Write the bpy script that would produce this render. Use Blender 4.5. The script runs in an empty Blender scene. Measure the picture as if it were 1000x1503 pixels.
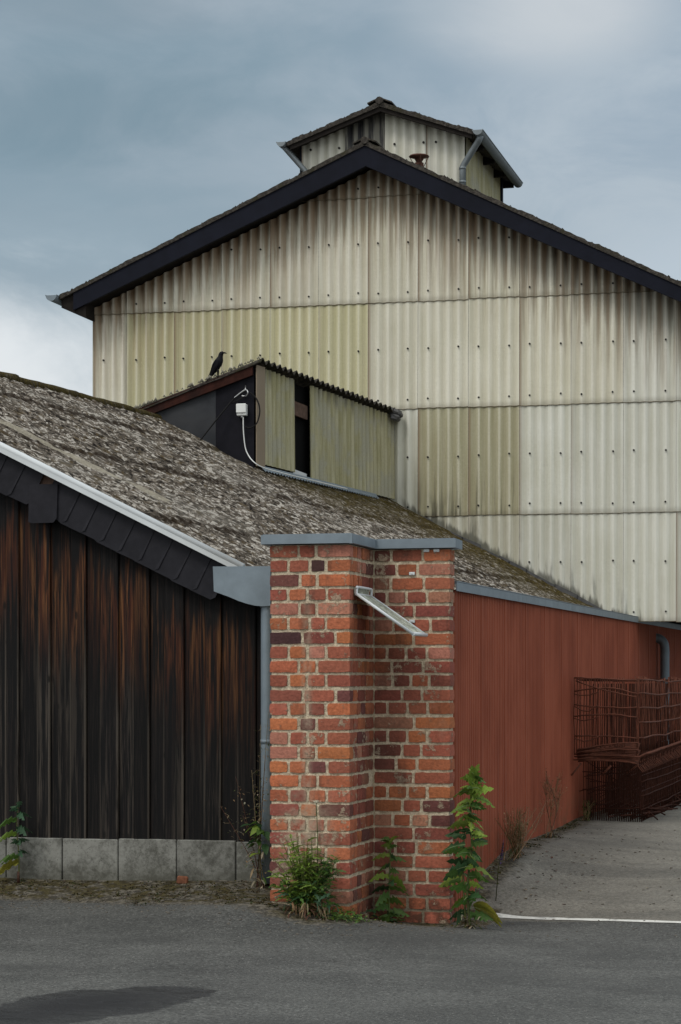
import bpy, bmesh, math, random
import numpy as np
from mathutils import Vector, Matrix, noise
R_ = math.radians
rnd = random.Random(7)
C = bpy.context.scene.collection
S = bpy.context.scene

# ------------------------------------------------------------------ camera, world, sun, exposure
YAW = math.atan(850 / 3300.0)
cam = bpy.data.objects.new('camera', bpy.data.cameras.new('camera'))
C.objects.link(cam); S.camera = cam
cam.location = (0, 0, 1.7); cam.rotation_euler = (math.pi / 2, 0, YAW)
cam.data.sensor_fit = 'HORIZONTAL'; cam.data.sensor_width = 36; cam.data.lens = 36 * 3.3
cam.data.shift_y = 0.2485; cam.data.clip_start = .1; cam.data.clip_end = 6000

S.view_settings.view_transform = 'Standard'; S.view_settings.look = 'None'
S.view_settings.gamma = 1; S.view_settings.exposure = 0.0; S.view_settings.use_curve_mapping = False
SUN_EL, SUN_AZ = R_(52), R_(205)          # azimuth clockwise from +Y (north); the sun stands behind the camera, to its left
W = bpy.data.worlds.new('World'); S.world = W; W.use_nodes = True

class NT:
    """tiny node-tree helper"""
    def __init__(s, nt): s.nt = nt; s.n = nt.nodes; s.l = nt.links
    def add(s, t, **kw):
        n = s.n.new(t)
        for k, v in kw.items():
            if k.startswith('i_'):
                s.put(n.inputs[k[2:].replace('_', ' ')], v)
            else: setattr(n, k, v)
        return n
    def put(s, sock, v):
        if hasattr(v, 'is_output') or isinstance(v, bpy.types.NodeSocket): s.l.new(v, sock)
        else: sock.default_value = v
    def math(s, op, a, b=None, c=None, clamp=False):
        n = s.n.new('ShaderNodeMath'); n.operation = op; n.use_clamp = clamp
        for i, v in enumerate((a, b, c)):
            if v is not None: s.put(n.inputs[i], v)
        return n.outputs[0]
    def mix(s, f, a, b, mode='MIX'):
        n = s.n.new('ShaderNodeMix'); n.data_type = 'RGBA'; n.blend_type = mode
        s.put(n.inputs[0], f); s.put(n.inputs[6], a if not isinstance(a, tuple) else col(a)); s.put(n.inputs[7], b if not isinstance(b, tuple) else col(b))
        return n.outputs[2]
    def ss(s, v, a, b, x=0., y=1.):
        n = s.n.new('ShaderNodeMapRange'); n.interpolation_type = 'SMOOTHSTEP'
        for i, q in enumerate((v, a, b, x, y)): s.put(n.inputs[i], q)
        return n.outputs[0]
    def lin(s, v, a, b, x=0., y=1.):
        n = s.n.new('ShaderNodeMapRange')
        for i, q in enumerate((v, a, b, x, y)): s.put(n.inputs[i], q)
        return n.outputs[0]
    def scaled(s, vec, sc, loc=(0, 0, 0), rot=(0, 0, 0)):
        n = s.n.new('ShaderNodeMapping'); s.l.new(vec, n.inputs[0])
        n.inputs[1].default_value = loc; n.inputs[2].default_value = rot; n.inputs[3].default_value = sc
        return n.outputs[0]
    def noise(s, vec, scale, detail=3., rough=.55, dist=0.):
        n = s.n.new('ShaderNodeTexNoise'); s.l.new(vec, n.inputs['Vector'])
        n.inputs['Scale'].default_value = scale; n.inputs['Detail'].default_value = detail
        n.inputs['Roughness'].default_value = rough; n.inputs['Distortion'].default_value = dist
        return n.outputs['Fac']
    def voro(s, vec, scale, feature='F1', out='Distance', rand=1.):
        n = s.n.new('ShaderNodeTexVoronoi'); n.feature = feature; s.l.new(vec, n.inputs['Vector'])
        n.inputs['Scale'].default_value = scale; n.inputs['Randomness'].default_value = rand
        return n.outputs[out]
def col(c): return (c[0], c[1], c[2], 1.0)

# world: real sky texture veiled by an overcast cloud deck, brighter overhead and behind the camera
w = NT(W.node_tree); w.n.clear()
sky = w.add('ShaderNodeTexSky'); sky.sky_type = 'NISHITA'; sky.sun_disc = False
sky.sun_elevation = SUN_EL; sky.sun_rotation = SUN_AZ; sky.air_density = 1.2; sky.dust_density = 2.0
tc = w.add('ShaderNodeTexCoord').outputs['Generated']
sep = w.add('ShaderNodeSeparateXYZ'); w.l.new(tc, sep.inputs[0])
sx, sy, sz = sep.outputs
# azimuth around the camera heading in units of tan, elevation as z
hx = w.math('ADD', w.math('MULTIPLY', sx, math.cos(YAW)), w.math('MULTIPLY', sy, math.sin(YAW)))
cvec = w.scaled(tc, (1, 1, 2.6))
n1 = w.noise(cvec, 3.2, 5, .55, .3); n2 = w.noise(w.scaled(tc, (1, 1, 2.0), (3.1, .7, .2)), 10.0, 7, .62, .5)
nz = w.math('ADD', w.math('MULTIPLY', n1, .7), w.math('MULTIPLY', n2, .3))
def blob(cx, cz, rx, rz):
    a = w.math('DIVIDE', w.math('SUBTRACT', hx, cx), rx); b = w.math('DIVIDE', w.math('SUBTRACT', sz, cz), rz)
    d = w.math('SQRT', w.math('ADD', w.math('MULTIPLY', a, a), w.math('MULTIPLY', b, b)))
    d = w.math('ADD', d, w.math('MULTIPLY', w.math('SUBTRACT', n2, .5), 1.3))
    return w.ss(d, 1.0, .15)
base = w.mix(w.ss(nz, .38, .64), (.24, .335, .40), (.36, .43, .49))
base = w.mix(w.math('MULTIPLY', w.ss(w.math('ADD', hx, w.math('MULTIPLY', w.math('SUBTRACT', n1, .5), .35)), -.08, .14), .75), base, w.mix(w.ss(n2, .36, .64), (.36, .445, .53), (.50, .57, .63)))
low = w.ss(w.math('ADD', sz, w.math('MULTIPLY', w.math('SUBTRACT', n2, .5), .14)), .225, .105)
base = w.mix(w.math('MULTIPLY', low, .55), base, (.55, .62, .68))
base = w.mix(w.math('MULTIPLY', blob(-.15, .135, .10, .050), .95), base, (.84, .87, .89))
base = w.mix(w.math('MULTIPLY', blob(.165, .165, .12, .06), .45), base, (.62, .69, .75))
base = w.mix(w.math('MULTIPLY', blob(-.115, .243, .13, .03), .45), base, (.15, .24, .295))
base = w.mix(w.math('MULTIPLY', blob(-.10, .292, .09, .022), .30), base, (.24, .30, .345))
base = w.mix(w.math('MULTIPLY', blob(.095, .285, .06, .035), .75), base, (.66, .69, .71))
base = w.mix(w.math('MULTIPLY', blob(.045, .285, .03, .02), .35), base, (.55, .60, .64))
up = w.ss(sz, .33, .85); back = w.ss(sy, .15, -.75)
base = w.mix(up, base, (1.15, 1.2, 1.22))
base = w.mix(w.math('MULTIPLY', back, .8), base, (1.15, 1.15, 1.12))
skyc = w.mix(1.0, sky.outputs[0], (.1, .1, .1), 'MULTIPLY')
final = w.mix(.88, skyc, base)
bg = w.add('ShaderNodeBackground'); w.l.new(final, bg.inputs[0]); bg.inputs[1].default_value = 1.0
wo = w.add('ShaderNodeOutputWorld'); w.l.new(bg.outputs[0], wo.inputs[0])

sl = bpy.data.lights.new('sun', 'SUN'); sl.energy = 1.1; sl.angle = R_(18); sl.color = (1, .95, .88)
so = bpy.data.objects.new('sun', sl); C.objects.link(so); so.location = (-6, -6, 20)
so.rotation_euler = Vector((-math.sin(SUN_AZ) * math.cos(SUN_EL), -math.cos(SUN_AZ) * math.cos(SUN_EL), -math.sin(SUN_EL))).to_track_quat('-Z', 'Y').to_euler()

# ------------------------------------------------------------------ helpers
F, CA, SA = 3300., math.cos(YAW), math.sin(YAW)
def at_y(px, py, Y):                       # a point of the photograph on the real plane at depth Y
    r = (px - 500) / F; fw = Y / (r * SA + CA)
    return Vector((fw * (r * CA - SA), Y, 1.7 + (1000 - py) / F * fw))
def at_x(px, py, X):
    r = (px - 500) / F; fw = X / (r * CA - SA)
    return Vector((X, fw * (r * SA + CA), 1.7 + (1000 - py) / F * fw))

class MB:
    def __init__(s): s.v = []; s.f = []; s.m = []; s.d = []; s.sm = []
    def vert(s, p, d=(0, 0, 0, 1)): s.v.append(tuple(p)); s.d.append(d); return len(s.v) - 1
    def face(s, ids, m=0, smooth=False): s.f.append(tuple(ids)); s.m.append(m); s.sm.append(smooth)
    def quad(s, a, b, c, d, m=0, dat=(0, 0, 0, 1)):
        i = [s.vert(p, dat) for p in (a, b, c, d)]; s.face(i, m)
    def box(s, lo, hi, m=0, dat=(0, 0, 0, 1), bev=0., M=None, jit=0.):
        x0, y0, z0 = lo; x1, y1, z1 = hi
        if bev <= 0:
            P = [(x, y, z) for z in (z0, z1) for y in (y0, y1) for x in (x0, x1)]
            if jit: P = [tuple(c + rnd.uniform(-jit, jit) for c in p) for p in P]
            if M: P = [M @ Vector(p) for p in P]
            i = [s.vert(p, dat) for p in P]
            for q in ((0, 2, 3, 1), (4, 5, 7, 6), (0, 1, 5, 4), (2, 6, 7, 3), (0, 4, 6, 2), (1, 3, 7, 5)): s.face([i[k] for k in q], m)
        else:
            b = min(bev, .45 * min(x1 - x0, y1 - y0, z1 - z0)); idx = {}
            for cx in (0, 1):
                for cy in (0, 1):
                    for cz in (0, 1):
                        X, Y, Z = (x0, x1)[cx], (y0, y1)[cy], (z0, z1)[cz]
                        dx, dy, dz = b * (1 - 2 * cx), b * (1 - 2 * cy), b * (1 - 2 * cz)
                        j = [rnd.uniform(-jit, jit) for _ in range(3)] if jit else (0, 0, 0)
                        for ax, p in (('x', (X, Y + dy, Z + dz)), ('y', (X + dx, Y, Z + dz)), ('z', (X + dx, Y + dy, Z))):
                            p = Vector(p) + Vector(j)
                            idx[cx, cy, cz, ax] = s.vert(M @ p if M else p, dat)
            I = lambda a, b_, c, ax: idx[a, b_, c, ax]
            for c in (0, 1):
                q = [I(c, 0, 0, 'x'), I(c, 1, 0, 'x'), I(c, 1, 1, 'x'), I(c, 0, 1, 'x')]; s.face(q if c else q[::-1], m)
                q = [I(0, c, 0, 'y'), I(0, c, 1, 'y'), I(1, c, 1, 'y'), I(1, c, 0, 'y')]; s.face(q if c else q[::-1], m)
                q = [I(0, 0, c, 'z'), I(1, 0, c, 'z'), I(1, 1, c, 'z'), I(0, 1, c, 'z')]; s.face(q if c else q[::-1], m)
            for a in (0, 1):
                for c in (0, 1):
                    s.face([I(a, c, 0, 'x'), I(a, c, 1, 'x'), I(a, c, 1, 'y'), I(a, c, 0, 'y')], m)
                    s.face([I(a, 0, c, 'x'), I(a, 1, c, 'x'), I(a, 1, c, 'z'), I(a, 0, c, 'z')], m)
                    s.face([I(0, a, c, 'y'), I(1, a, c, 'y'), I(1, a, c, 'z'), I(0, a, c, 'z')], m)
                    for e in (0, 1): s.face([I(a, c, e, 'x'), I(a, c, e, 'y'), I(a, c, e, 'z')], m)
    def tube(s, pts, r, n=8, m=0, cap=True, dat=(0, 0, 0, 1)):
        pts = [Vector(p) for p in pts]; rings = []
        rr = r if isinstance(r, (list, tuple)) else [r] * len(pts)
        up = None
        for i, p in enumerate(pts):
            t = (pts[min(i + 1, len(pts) - 1)] - pts[max(i - 1, 0)]).normalized()
            if up is None: up = t.orthogonal().normalized()
            up = (up - t * up.dot(t)); up = up.normalized() if up.length > 1e-6 else t.orthogonal().normalized()
            b = t.cross(up)
            rings.append([s.vert(p + (up * math.cos(2 * math.pi * k / n) + b * math.sin(2 * math.pi * k / n)) * rr[i], dat) for k in range(n)])
        for A, B in zip(rings, rings[1:]):
            for k in range(n): s.face((A[k], A[(k + 1) % n], B[(k + 1) % n], B[k]), m, n > 4)
        if cap: s.face(rings[0][::-1], m); s.face(rings[-1], m)
    def slab(s, quad, t, nrm, m=0):
        """quad of 4 points extruded by t along nrm"""
        a = [Vector(p) for p in quad]; b = [p + Vector(nrm) * t for p in a]
        i = [s.vert(p) for p in a]; j = [s.vert(p) for p in b]; n = len(a)
        s.face(i[::-1], m); s.face(j, m)
        for k in range(n): s.face((i[k], i[(k + 1) % n], j[(k + 1) % n], j[k]), m)
    def grid(s, fn, nu, nv, m=0, smooth=True):
        """fn(i,j) -> (point, dat) """
        I = [[None] * (nv + 1) for _ in range(nu + 1)]
        for i in range(nu + 1):
            for j in range(nv + 1):
                p, d = fn(i, j); I[i][j] = s.vert(p, d)
        for i in range(nu):
            for j in range(nv): s.face((I[i][j], I[i + 1][j], I[i + 1][j + 1], I[i][j + 1]), m, smooth)
        return I
    def build(s, name, mats, parent=None, recalc=True):
        me = bpy.data.meshes.new(name); me.from_pydata(s.v, [], s.f)
        mats = mats if isinstance(mats, (list, tuple)) else [mats]
        for m in mats: me.materials.append(m)
        me.polygons.foreach_set('material_index', s.m); me.polygons.foreach_set('use_smooth', s.sm)
        at = me.color_attributes.new('dat', 'FLOAT_COLOR', 'POINT')
        at.data.foreach_set('color', [c for d in s.d for c in d])
        if recalc:
            bm = bmesh.new(); bm.from_mesh(me); bmesh.ops.recalc_face_normals(bm, faces=bm.faces); bm.to_mesh(me); bm.free()
        me.update()
        o = bpy.data.objects.new(name, me); C.objects.link(o)
        if parent:
            o.parent = parent
            q = parent; off = Vector((0, 0, 0))
            while q: off += q.location; q = q.parent
            if off.length > 0: me.transform(Matrix.Translation(-off))
        return o
def thing(name, label, cat, loc=(0, 0, 0), group=None):
    o = bpy.data.objects.new(name, None); C.objects.link(o); o.location = loc; o.empty_display_size = .2
    return tag(o, label, cat, group)
def tag(o, label, cat, group=None, kind=None):
    if label: o['label'] = label
    if cat: o['category'] = cat
    if group: o['group'] = group
    if kind: o['kind'] = kind
    return o

# ------------------------------------------------------------------ materials
def mat(name, rough=.8, metal=0., spec=.4):
    m = bpy.data.materials.new(name); m.use_nodes = True; t = NT(m.node_tree)
    b = t.n['Principled BSDF']; b.inputs['Roughness'].default_value = rough; b.inputs['Metallic'].default_value = metal
    b.inputs['Specular IOR Level'].default_value = spec
    t.b = b; t.pos = t.add('ShaderNodeNewGeometry').outputs['Position']
    t.obj = t.add('ShaderNodeTexCoord').outputs['Object']
    a = t.add('ShaderNodeAttribute'); a.attribute_name = 'dat'; t.dat = a
    sp = t.add('ShaderNodeSeparateColor'); t.l.new(a.outputs['Color'], sp.inputs[0]); t.dr, t.dg, t.db = sp.outputs
    t.da = a.outputs['Alpha']
    t.rand = t.add('ShaderNodeObjectInfo').outputs['Random']
    sp = t.add('ShaderNodeSeparateXYZ'); t.l.new(t.pos, sp.inputs[0]); t.x, t.y, t.z = sp.outputs
    t.m = m
    def base(c): t.put(b.inputs['Base Color'], col(c) if isinstance(c, tuple) else c)
    t.base = base
    def bump(h, st=.3, d=.01):
        n = t.add('ShaderNodeBump'); n.inputs['Strength'].default_value = st; n.inputs['Distance'].default_value = d
        t.l.new(h, n.inputs['Height']); t.l.new(n.outputs[0], b.inputs['Normal'])
    t.bump = bump
    return t
M = {}
def plain(name, c, rough=.7, metal=0., var=.25, sc=14., bump=.15, dirt=None):
    t = mat(name, rough, metal, .4 if metal or rough < .5 else .12)
    n = t.noise(t.pos, sc, 5, .65); n2 = t.noise(t.pos, sc * .22, 3, .6)
    k = t.lin(t.math('ADD', t.math('MULTIPLY', n, .6), t.math('MULTIPLY', n2, .4)), .3, .7, 1 - var, 1 + var)
    cc = t.mix(1., c, t.add('ShaderNodeCombineColor', i_Red=k, i_Green=k, i_Blue=k).outputs[0], 'MULTIPLY')
    if dirt: cc = t.mix(t.math('MULTIPLY', t.ss(n2, .5, .72), dirt[1]), cc, dirt[0])
    t.base(cc)
    if bump: t.bump(n, bump, .006)
    M[name] = t.m; return t
plain('navy_board', (.007, .0085, .016), .62, 0, .35, 5)
plain('zinc', (.20, .245, .28), .55, .35, .22, 6, .05)
plain('zinc_pipe', (.20, .23, .245), .5, .35, .22, 6, .05)
plain('white_trim', (.62, .66, .68), .45, 0, .12, 3, .03, ((.3, .3, .28), .5))
plain('white_plastic', (.75, .77, .75), .4, 0, .06, 8, .0)
plain('slate', (.022, .022, .027), .62, 0, .25, 20, .12)
plain('black_panel', (.010, .010, .014), .75, 0, .3, 9, .1)
plain('grey_panel', (.034, .037, .042), .75, 0, .35, 6, .1, ((.06, .06, .062), .6))
plain('dark_void', (.004, .004, .004), .95, 0, .1, 5, 0)
plain('beam_wood', (.040, .014, .010), .8, 0, .6, 14, .3, ((.015, .008, .007), .8))
plain('old_wood', (.10, .065, .05), .85, 0, .5, 14, .3)
plain('screw_dark', (.02, .018, .016), .7, .3, .2, 30, 0)
plain('rust', (.115, .038, .021), .9, .1, .55, 25, .3, ((.03, .012, .009), .7))
plain('rust_shaded', (.046, .018, .012), .95, .0, .5, 25, .3)  # darker copy of rust: shade inside and under the bundles put into the colour
plain('rust_cowl', (.10, .045, .032), .8, .3, .5, 25, .2)
plain('black_cable', (.012, .012, .012), .6, 0, .1, 10, 0)
plain('edge_shadow', (.13, .105, .07), .9, 0, .6, 9, 0)
plain('steel', (.45, .46, .46), .35, .8, .15, 20, 0)
plain('feather', (.007, .007, .009), .55, 0, .3, 60, .2)
plain('lead', (.085, .085, .085), .7, .2, .4, 20, .5)
plain('line_paint', (.62, .62, .58), .8, 0, .25, 30, .1, ((.2, .2, .19), .7))
plain('stone', (.115, .105, .09), .9, 0, .4, 30, .4)
plain('soffit', (.022, .019, .017), .9, 0, .4, 12, .2)
plain('brick_frag', (.20, .085, .05), .9, 0, .4, 30, .5)

# mossy roof edge (barn, turret, dormer)
def roofmat(name, a, b, moss):
    t = mat(name, .95)
    n = t.noise(t.pos, 26, 5, .7); n2 = t.noise(t.pos, 5, 4, .6)
    c = t.mix(t.ss(n, .42, .62), a, b); c = t.mix(t.ss(n2, .5, .68), c, moss)
    t.base(c); t.bump(n, .8, .02); M[name] = t.m
roofmat('roof_moss', (.030, .026, .022), (.075, .066, .055), (.035, .032, .016))

# cream fibre-cement sheets
def sheetmat(name, ca, cb, stain=1., valley=.35, green=0., grime=.0):
    t = mat(name, .85, 0, .3)
    st = t.noise(t.scaled(t.pos, (9, 9, .55)), 1.6, 5, .65)
    bl = t.noise(t.pos, 1.3, 4, .6); fine = t.noise(t.pos, 40, 4, .7)
    c = t.mix(t.ss(t.math('ADD', t.math('MULTIPLY', st, .6), t.math('MULTIPLY', bl, .4)), .36, .64), cb, ca)
    v = t.lin(t.rand, 0, 1, .94, 1.05)
    c = t.mix(1., c, t.add('ShaderNodeCombineColor', i_Red=v, i_Green=v, i_Blue=t.math('MULTIPLY', v, .99)).outputs[0], 'MULTIPLY')
    # browner towards the valleys (db = profile height)
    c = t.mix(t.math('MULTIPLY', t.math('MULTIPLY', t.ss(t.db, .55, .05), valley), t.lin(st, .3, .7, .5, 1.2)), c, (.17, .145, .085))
    if green: c = t.mix(t.math('MULTIPLY', t.ss(t.math('ADD', t.math('MULTIPLY', bl, .6), t.math('MULTIPLY', fine, .4)), .42, .62), green), c, (.20, .205, .085))
    # brown runs down from the verge of the roof: distance below the roofline
    dx = t.math('ADD', t.x, 6.79)
    rl = t.math('SUBTRACT', 8.20, t.math('ADD', t.math('MULTIPLY', t.math('MAXIMUM', dx, 0.), .475), t.math('MULTIPLY', t.math('MAXIMUM', t.math('MULTIPLY', dx, -1.), 0.), .43)))
    d = t.math('SUBTRACT', rl, t.z)
    run = t.noise(t.scaled(t.pos, (15, 15, .7)), 1.0, 3, .6)
    ln = t.math('MULTIPLY', t.lin(run, .3, .7, .35, 1.35), t.ss(t.x, -9.5, -5.2, .55, 1.1))
    ms = t.math('MULTIPLY', t.math('POWER', t.math('SUBTRACT', 1., t.math('DIVIDE', d, ln), clamp=True), 1.05), t.ss(d, -.3, -.15))
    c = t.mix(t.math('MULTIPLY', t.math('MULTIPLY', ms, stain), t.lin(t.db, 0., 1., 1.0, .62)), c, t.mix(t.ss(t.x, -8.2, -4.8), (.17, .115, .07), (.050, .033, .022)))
    ms2 = t.math('MULTIPLY', t.math('MULTIPLY', t.ss(d, 1.7, .1), t.ss(d, -.3, -.15)), t.ss(run, .38, .62))
    c = t.mix(t.math('MULTIPLY', ms2, .45 * stain), c, (.30, .20, .115))
    c = t.mix(t.math('MULTIPLY', t.ss(t.db, .78, 1.), .30), c, (.80, .78, .70))  # crests painted lighter, light on the ridges put into the colour
    # rust-brown line along some side laps (dr = 0..1 across the sheet)
    e = t.math('MULTIPLY', t.ss(t.dr, .07, .0), t.ss(t.math('FRACT', t.math('MULTIPLY', t.rand, 7.3)), .30, .70))
    c = t.mix(t.math('MULTIPLY', e, .75), c, (.20, .12, .06))
    ab = t.math('SUBTRACT', t.z, t.math('SUBTRACT', .568, t.math('MULTIPLY', t.x, .5236)))
    ag = t.math('MULTIPLY', t.ss(ab, .55, .0), t.ss(t.math('ADD', t.noise(t.scaled(t.pos, (7, 7, 1.1)), 1.0, 4, .6), t.ss(ab, .16, .0, 0., .2)), .5, .66))
    c = t.mix(t.math('MULTIPLY', t.math('MULTIPLY', ag, t.ss(t.x, -6.6, -6.2)), .8), c, (.06, .06, .045))
    e2 = t.math('MULTIPLY', t.ss(t.dg, .06, .0), .35)
    c = t.mix(e2, c, (.15, .13, .09))
    if grime:
        g = t.math('MULTIPLY', t.ss(t.dg, .55, .0), t.ss(run, .47, .66))
        c = t.mix(t.math('MULTIPLY', g, grime), c, (.055, .055, .04))
    t.base(c); t.bump(fine, .12, .004); M[name] = t.m
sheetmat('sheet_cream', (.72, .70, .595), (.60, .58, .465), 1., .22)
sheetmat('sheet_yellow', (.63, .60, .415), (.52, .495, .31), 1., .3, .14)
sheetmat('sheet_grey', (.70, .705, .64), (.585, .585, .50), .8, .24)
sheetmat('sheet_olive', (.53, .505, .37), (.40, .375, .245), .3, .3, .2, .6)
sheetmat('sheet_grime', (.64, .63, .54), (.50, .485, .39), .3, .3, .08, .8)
def dormermat():
    t = mat('sheet_dormer', .9, 0, .2)
    st = t.noise(t.scaled(t.pos, (8, 8, .5)), 1.5, 5, .65); bl = t.noise(t.pos, 2.2, 4, .6); fine = t.noise(t.pos, 55, 4, .7)
    c = t.mix(t.ss(st, .38, .62), (.32, .30, .165), (.45, .425, .285))
    c = t.mix(t.math('MULTIPLY', t.ss(bl, .46, .62), .75), c, (.36, .355, .285))
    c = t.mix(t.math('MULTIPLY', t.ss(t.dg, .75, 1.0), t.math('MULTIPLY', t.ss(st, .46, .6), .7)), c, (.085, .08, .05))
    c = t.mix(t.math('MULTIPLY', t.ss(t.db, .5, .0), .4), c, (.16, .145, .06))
    c = t.mix(t.math('MULTIPLY', t.ss(fine, .5, .7), .25), c, (.13, .12, .06))
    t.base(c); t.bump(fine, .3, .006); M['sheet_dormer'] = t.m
dormermat()
def weather_patch():
    t = mat('sheet_black', .9)
    st = t.noise(t.scaled(t.pos, (14, 14, .9)), 1.2, 4, .6)
    t.base(t.mix(t.ss(st, .4, .62), (.035, .036, .042), (.25, .245, .21))); M['sheet_black'] = t.m
weather_patch()

# shed roof with lichen
def shedroof():
    t = mat('lichen_roof', .97, 0, .15)
    wv = t.add('ShaderNodeVectorMath'); wv.operation = 'ADD'; t.l.new(t.pos, wv.inputs[0])
    nz_ = t.add('ShaderNodeTexNoise'); t.l.new(t.pos, nz_.inputs['Vector']); nz_.inputs['Scale'].default_value = 9.0; nz_.inputs['Detail'].default_value = 3
    sc_ = t.add('ShaderNodeVectorMath'); sc_.operation = 'SCALE'; t.l.new(nz_.outputs['Color'], sc_.inputs[0]); sc_.inputs['Scale'].default_value = .10; t.l.new(sc_.outputs[0], wv.inputs[1])
    wp = t.scaled(wv.outputs[0], (1, 2.4, 1))
    def cell(sc):
        sp = t.add('ShaderNodeSeparateColor'); t.l.new(t.voro(wp, sc, 'F1', 'Color'), sp.inputs[0]); return sp.outputs[0]
    a = t.noise(wp, 10.0, 5, .72); b = t.noise(wp, 26, 4, .74); big = t.noise(t.pos, .9, 4, .6); fine = t.noise(t.pos, 60, 3, .7)
    c1, c2 = cell(15.), cell(29.)
    s = t.math('ADD', t.math('ADD', t.math('MULTIPLY', c1, .22), t.math('MULTIPLY', c2, .26)), t.math('ADD', t.math('MULTIPLY', a, .42), t.math('MULTIPLY', b, .36)))
    s = t.math('ADD', s, t.math('ADD', t.math('MULTIPLY', t.math('SUBTRACT', t.db, .5), .09), t.math('MULTIPLY', t.math('SUBTRACT', big, .5), .22)))
    c = t.mix(t.ss(s, .47, .55), (.014, .011, .009), (.078, .066, .052))
    c = t.mix(t.ss(s, .61, .68), c, (.175, .15, .122))
    c = t.mix(t.ss(s, .725, .77), c, (.46, .43, .38))
    c = t.mix(t.math('MULTIPLY', t.ss(t.noise(t.pos, 7, 4, .7), .55, .66), .7), c, (.085, .058, .022))
    c = t.mix(t.math('MULTIPLY', t.ss(big, .5, .66), .3), c, (.20, .19, .165))
    # sheet laps (dr: 1 at a lap) filled with dark moss
    c = t.mix(t.math('MULTIPLY', t.dr, t.ss(t.noise(t.pos, 4, 4, .7), .25, .40)), c, (.022, .014, .008))
    # valleys hold dirt
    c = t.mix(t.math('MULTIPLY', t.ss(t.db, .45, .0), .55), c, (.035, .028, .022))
    # a cleaner run of sheet (dg)
    c = t.mix(t.math('MULTIPLY', t.dg, t.lin(b, .3, .7, .6, 1.0)), c, (.36, .33, .26))
    # moss towards the barn (alpha)
    mo = t.math('MULTIPLY', t.da, t.lin(a, .3, .65, 1.5, .45), clamp=True)
    c = t.mix(mo, c, t.mix(t.ss(b, .4, .62), (.040, .030, .010), (.095, .072, .018)))
    t.base(c); t.bump(t.math('ADD', s, t.math('MULTIPLY', fine, .35)), 1.0, .035); M['lichen_roof'] = t.m
shedroof()

# charred boards: dg = distance below the verge in metres, dr = per board random, db = across board
def boardmat():
    t = mat('charred_wood', .8, 0, .25)
    g = t.noise(t.scaled(t.pos, (55, 55, 1.5)), 1.0, 5, .7, .6); g2 = t.noise(t.scaled(t.pos, (20, 20, .7)), 1.0, 4, .65, .3)
    cl = t.noise(t.pos, 1.5, 4, .6)
    sh = t.add('ShaderNodeVectorMath'); sh.operation = 'ADD'; t.l.new(t.pos, sh.inputs[0])
    cm = t.add('ShaderNodeCombineXYZ'); t.put(cm.inputs[0], t.math('MULTIPLY', t.dr, 30.)); t.put(cm.inputs[2], t.math('MULTIPLY', t.dr, 17.)); t.l.new(cm.outputs[0], sh.inputs[1])
    kn = t.noise(t.scaled(sh.outputs[0], (13, 13, .75)), 1.0, 4, .65, .3)
    c = t.mix(t.ss(g, .46, .58), (.0030, .0030, .0034), (.011, .0085, .008))
    # bleached grey lower down
    lo = t.ss(t.dg, .75, 1.9)
    c = t.mix(t.math('MULTIPLY', t.math('MULTIPLY', lo, t.ss(t.math('ADD', t.math('MULTIPLY', g2, .5), t.math('MULTIPLY', g, .5)), .49, .58)), t.lin(t.dr, 0, 1, .0, .75)), c, (.060, .050, .040))
    c = t.mix(t.math('MULTIPLY', t.math('MULTIPLY', t.ss(t.db, .86, .97), lo), t.ss(kn, .38, .52)), c, (.085, .073, .06))
    # brown worn band under the verge
    dd = t.math('ADD', t.dg, t.math('MULTIPLY', t.math('SUBTRACT', kn, .5), 1.5))
    bd = t.math('MULTIPLY', t.ss(dd, .40, .72), t.ss(dd, 1.65, .75))
    bd = t.math('MULTIPLY', bd, t.ss(t.math('ADD', kn, t.math('MULTIPLY', t.dr, .30)), .44, .64))
    c = t.mix(t.math('MULTIPLY', bd, t.ss(g, .38, .56)), c, t.mix(t.ss(g2, .4, .62), (.044, .0125, .006), (.110, .042, .016)))
    ob = t.math('MULTIPLY', t.ss(t.math('MULTIPLY', g, g2), .27, .36), t.math('MULTIPLY', bd, .9))
    c = t.mix(t.math('MULTIPLY', ob, .55), c, (.17, .085, .032))
    kv = t.lin(t.math('FRACT', t.math('MULTIPLY', t.dr, 5.7)), 0, 1, .45, 1.25)
    c = t.mix(1., c, t.add('ShaderNodeCombineColor', i_Red=kv, i_Green=kv, i_Blue=kv).outputs[0], 'MULTIPLY')
    kt = t.voro(t.scaled(t.pos, (6, 6, 2.2)), 1.0)
    c = t.mix(t.math('MULTIPLY', t.ss(kt, .10, .05), .8), c, (.003, .003, .003))
    t.base(c); t.bump(g, .5, .006); M['charred_wood'] = t.m
boardmat()

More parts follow.
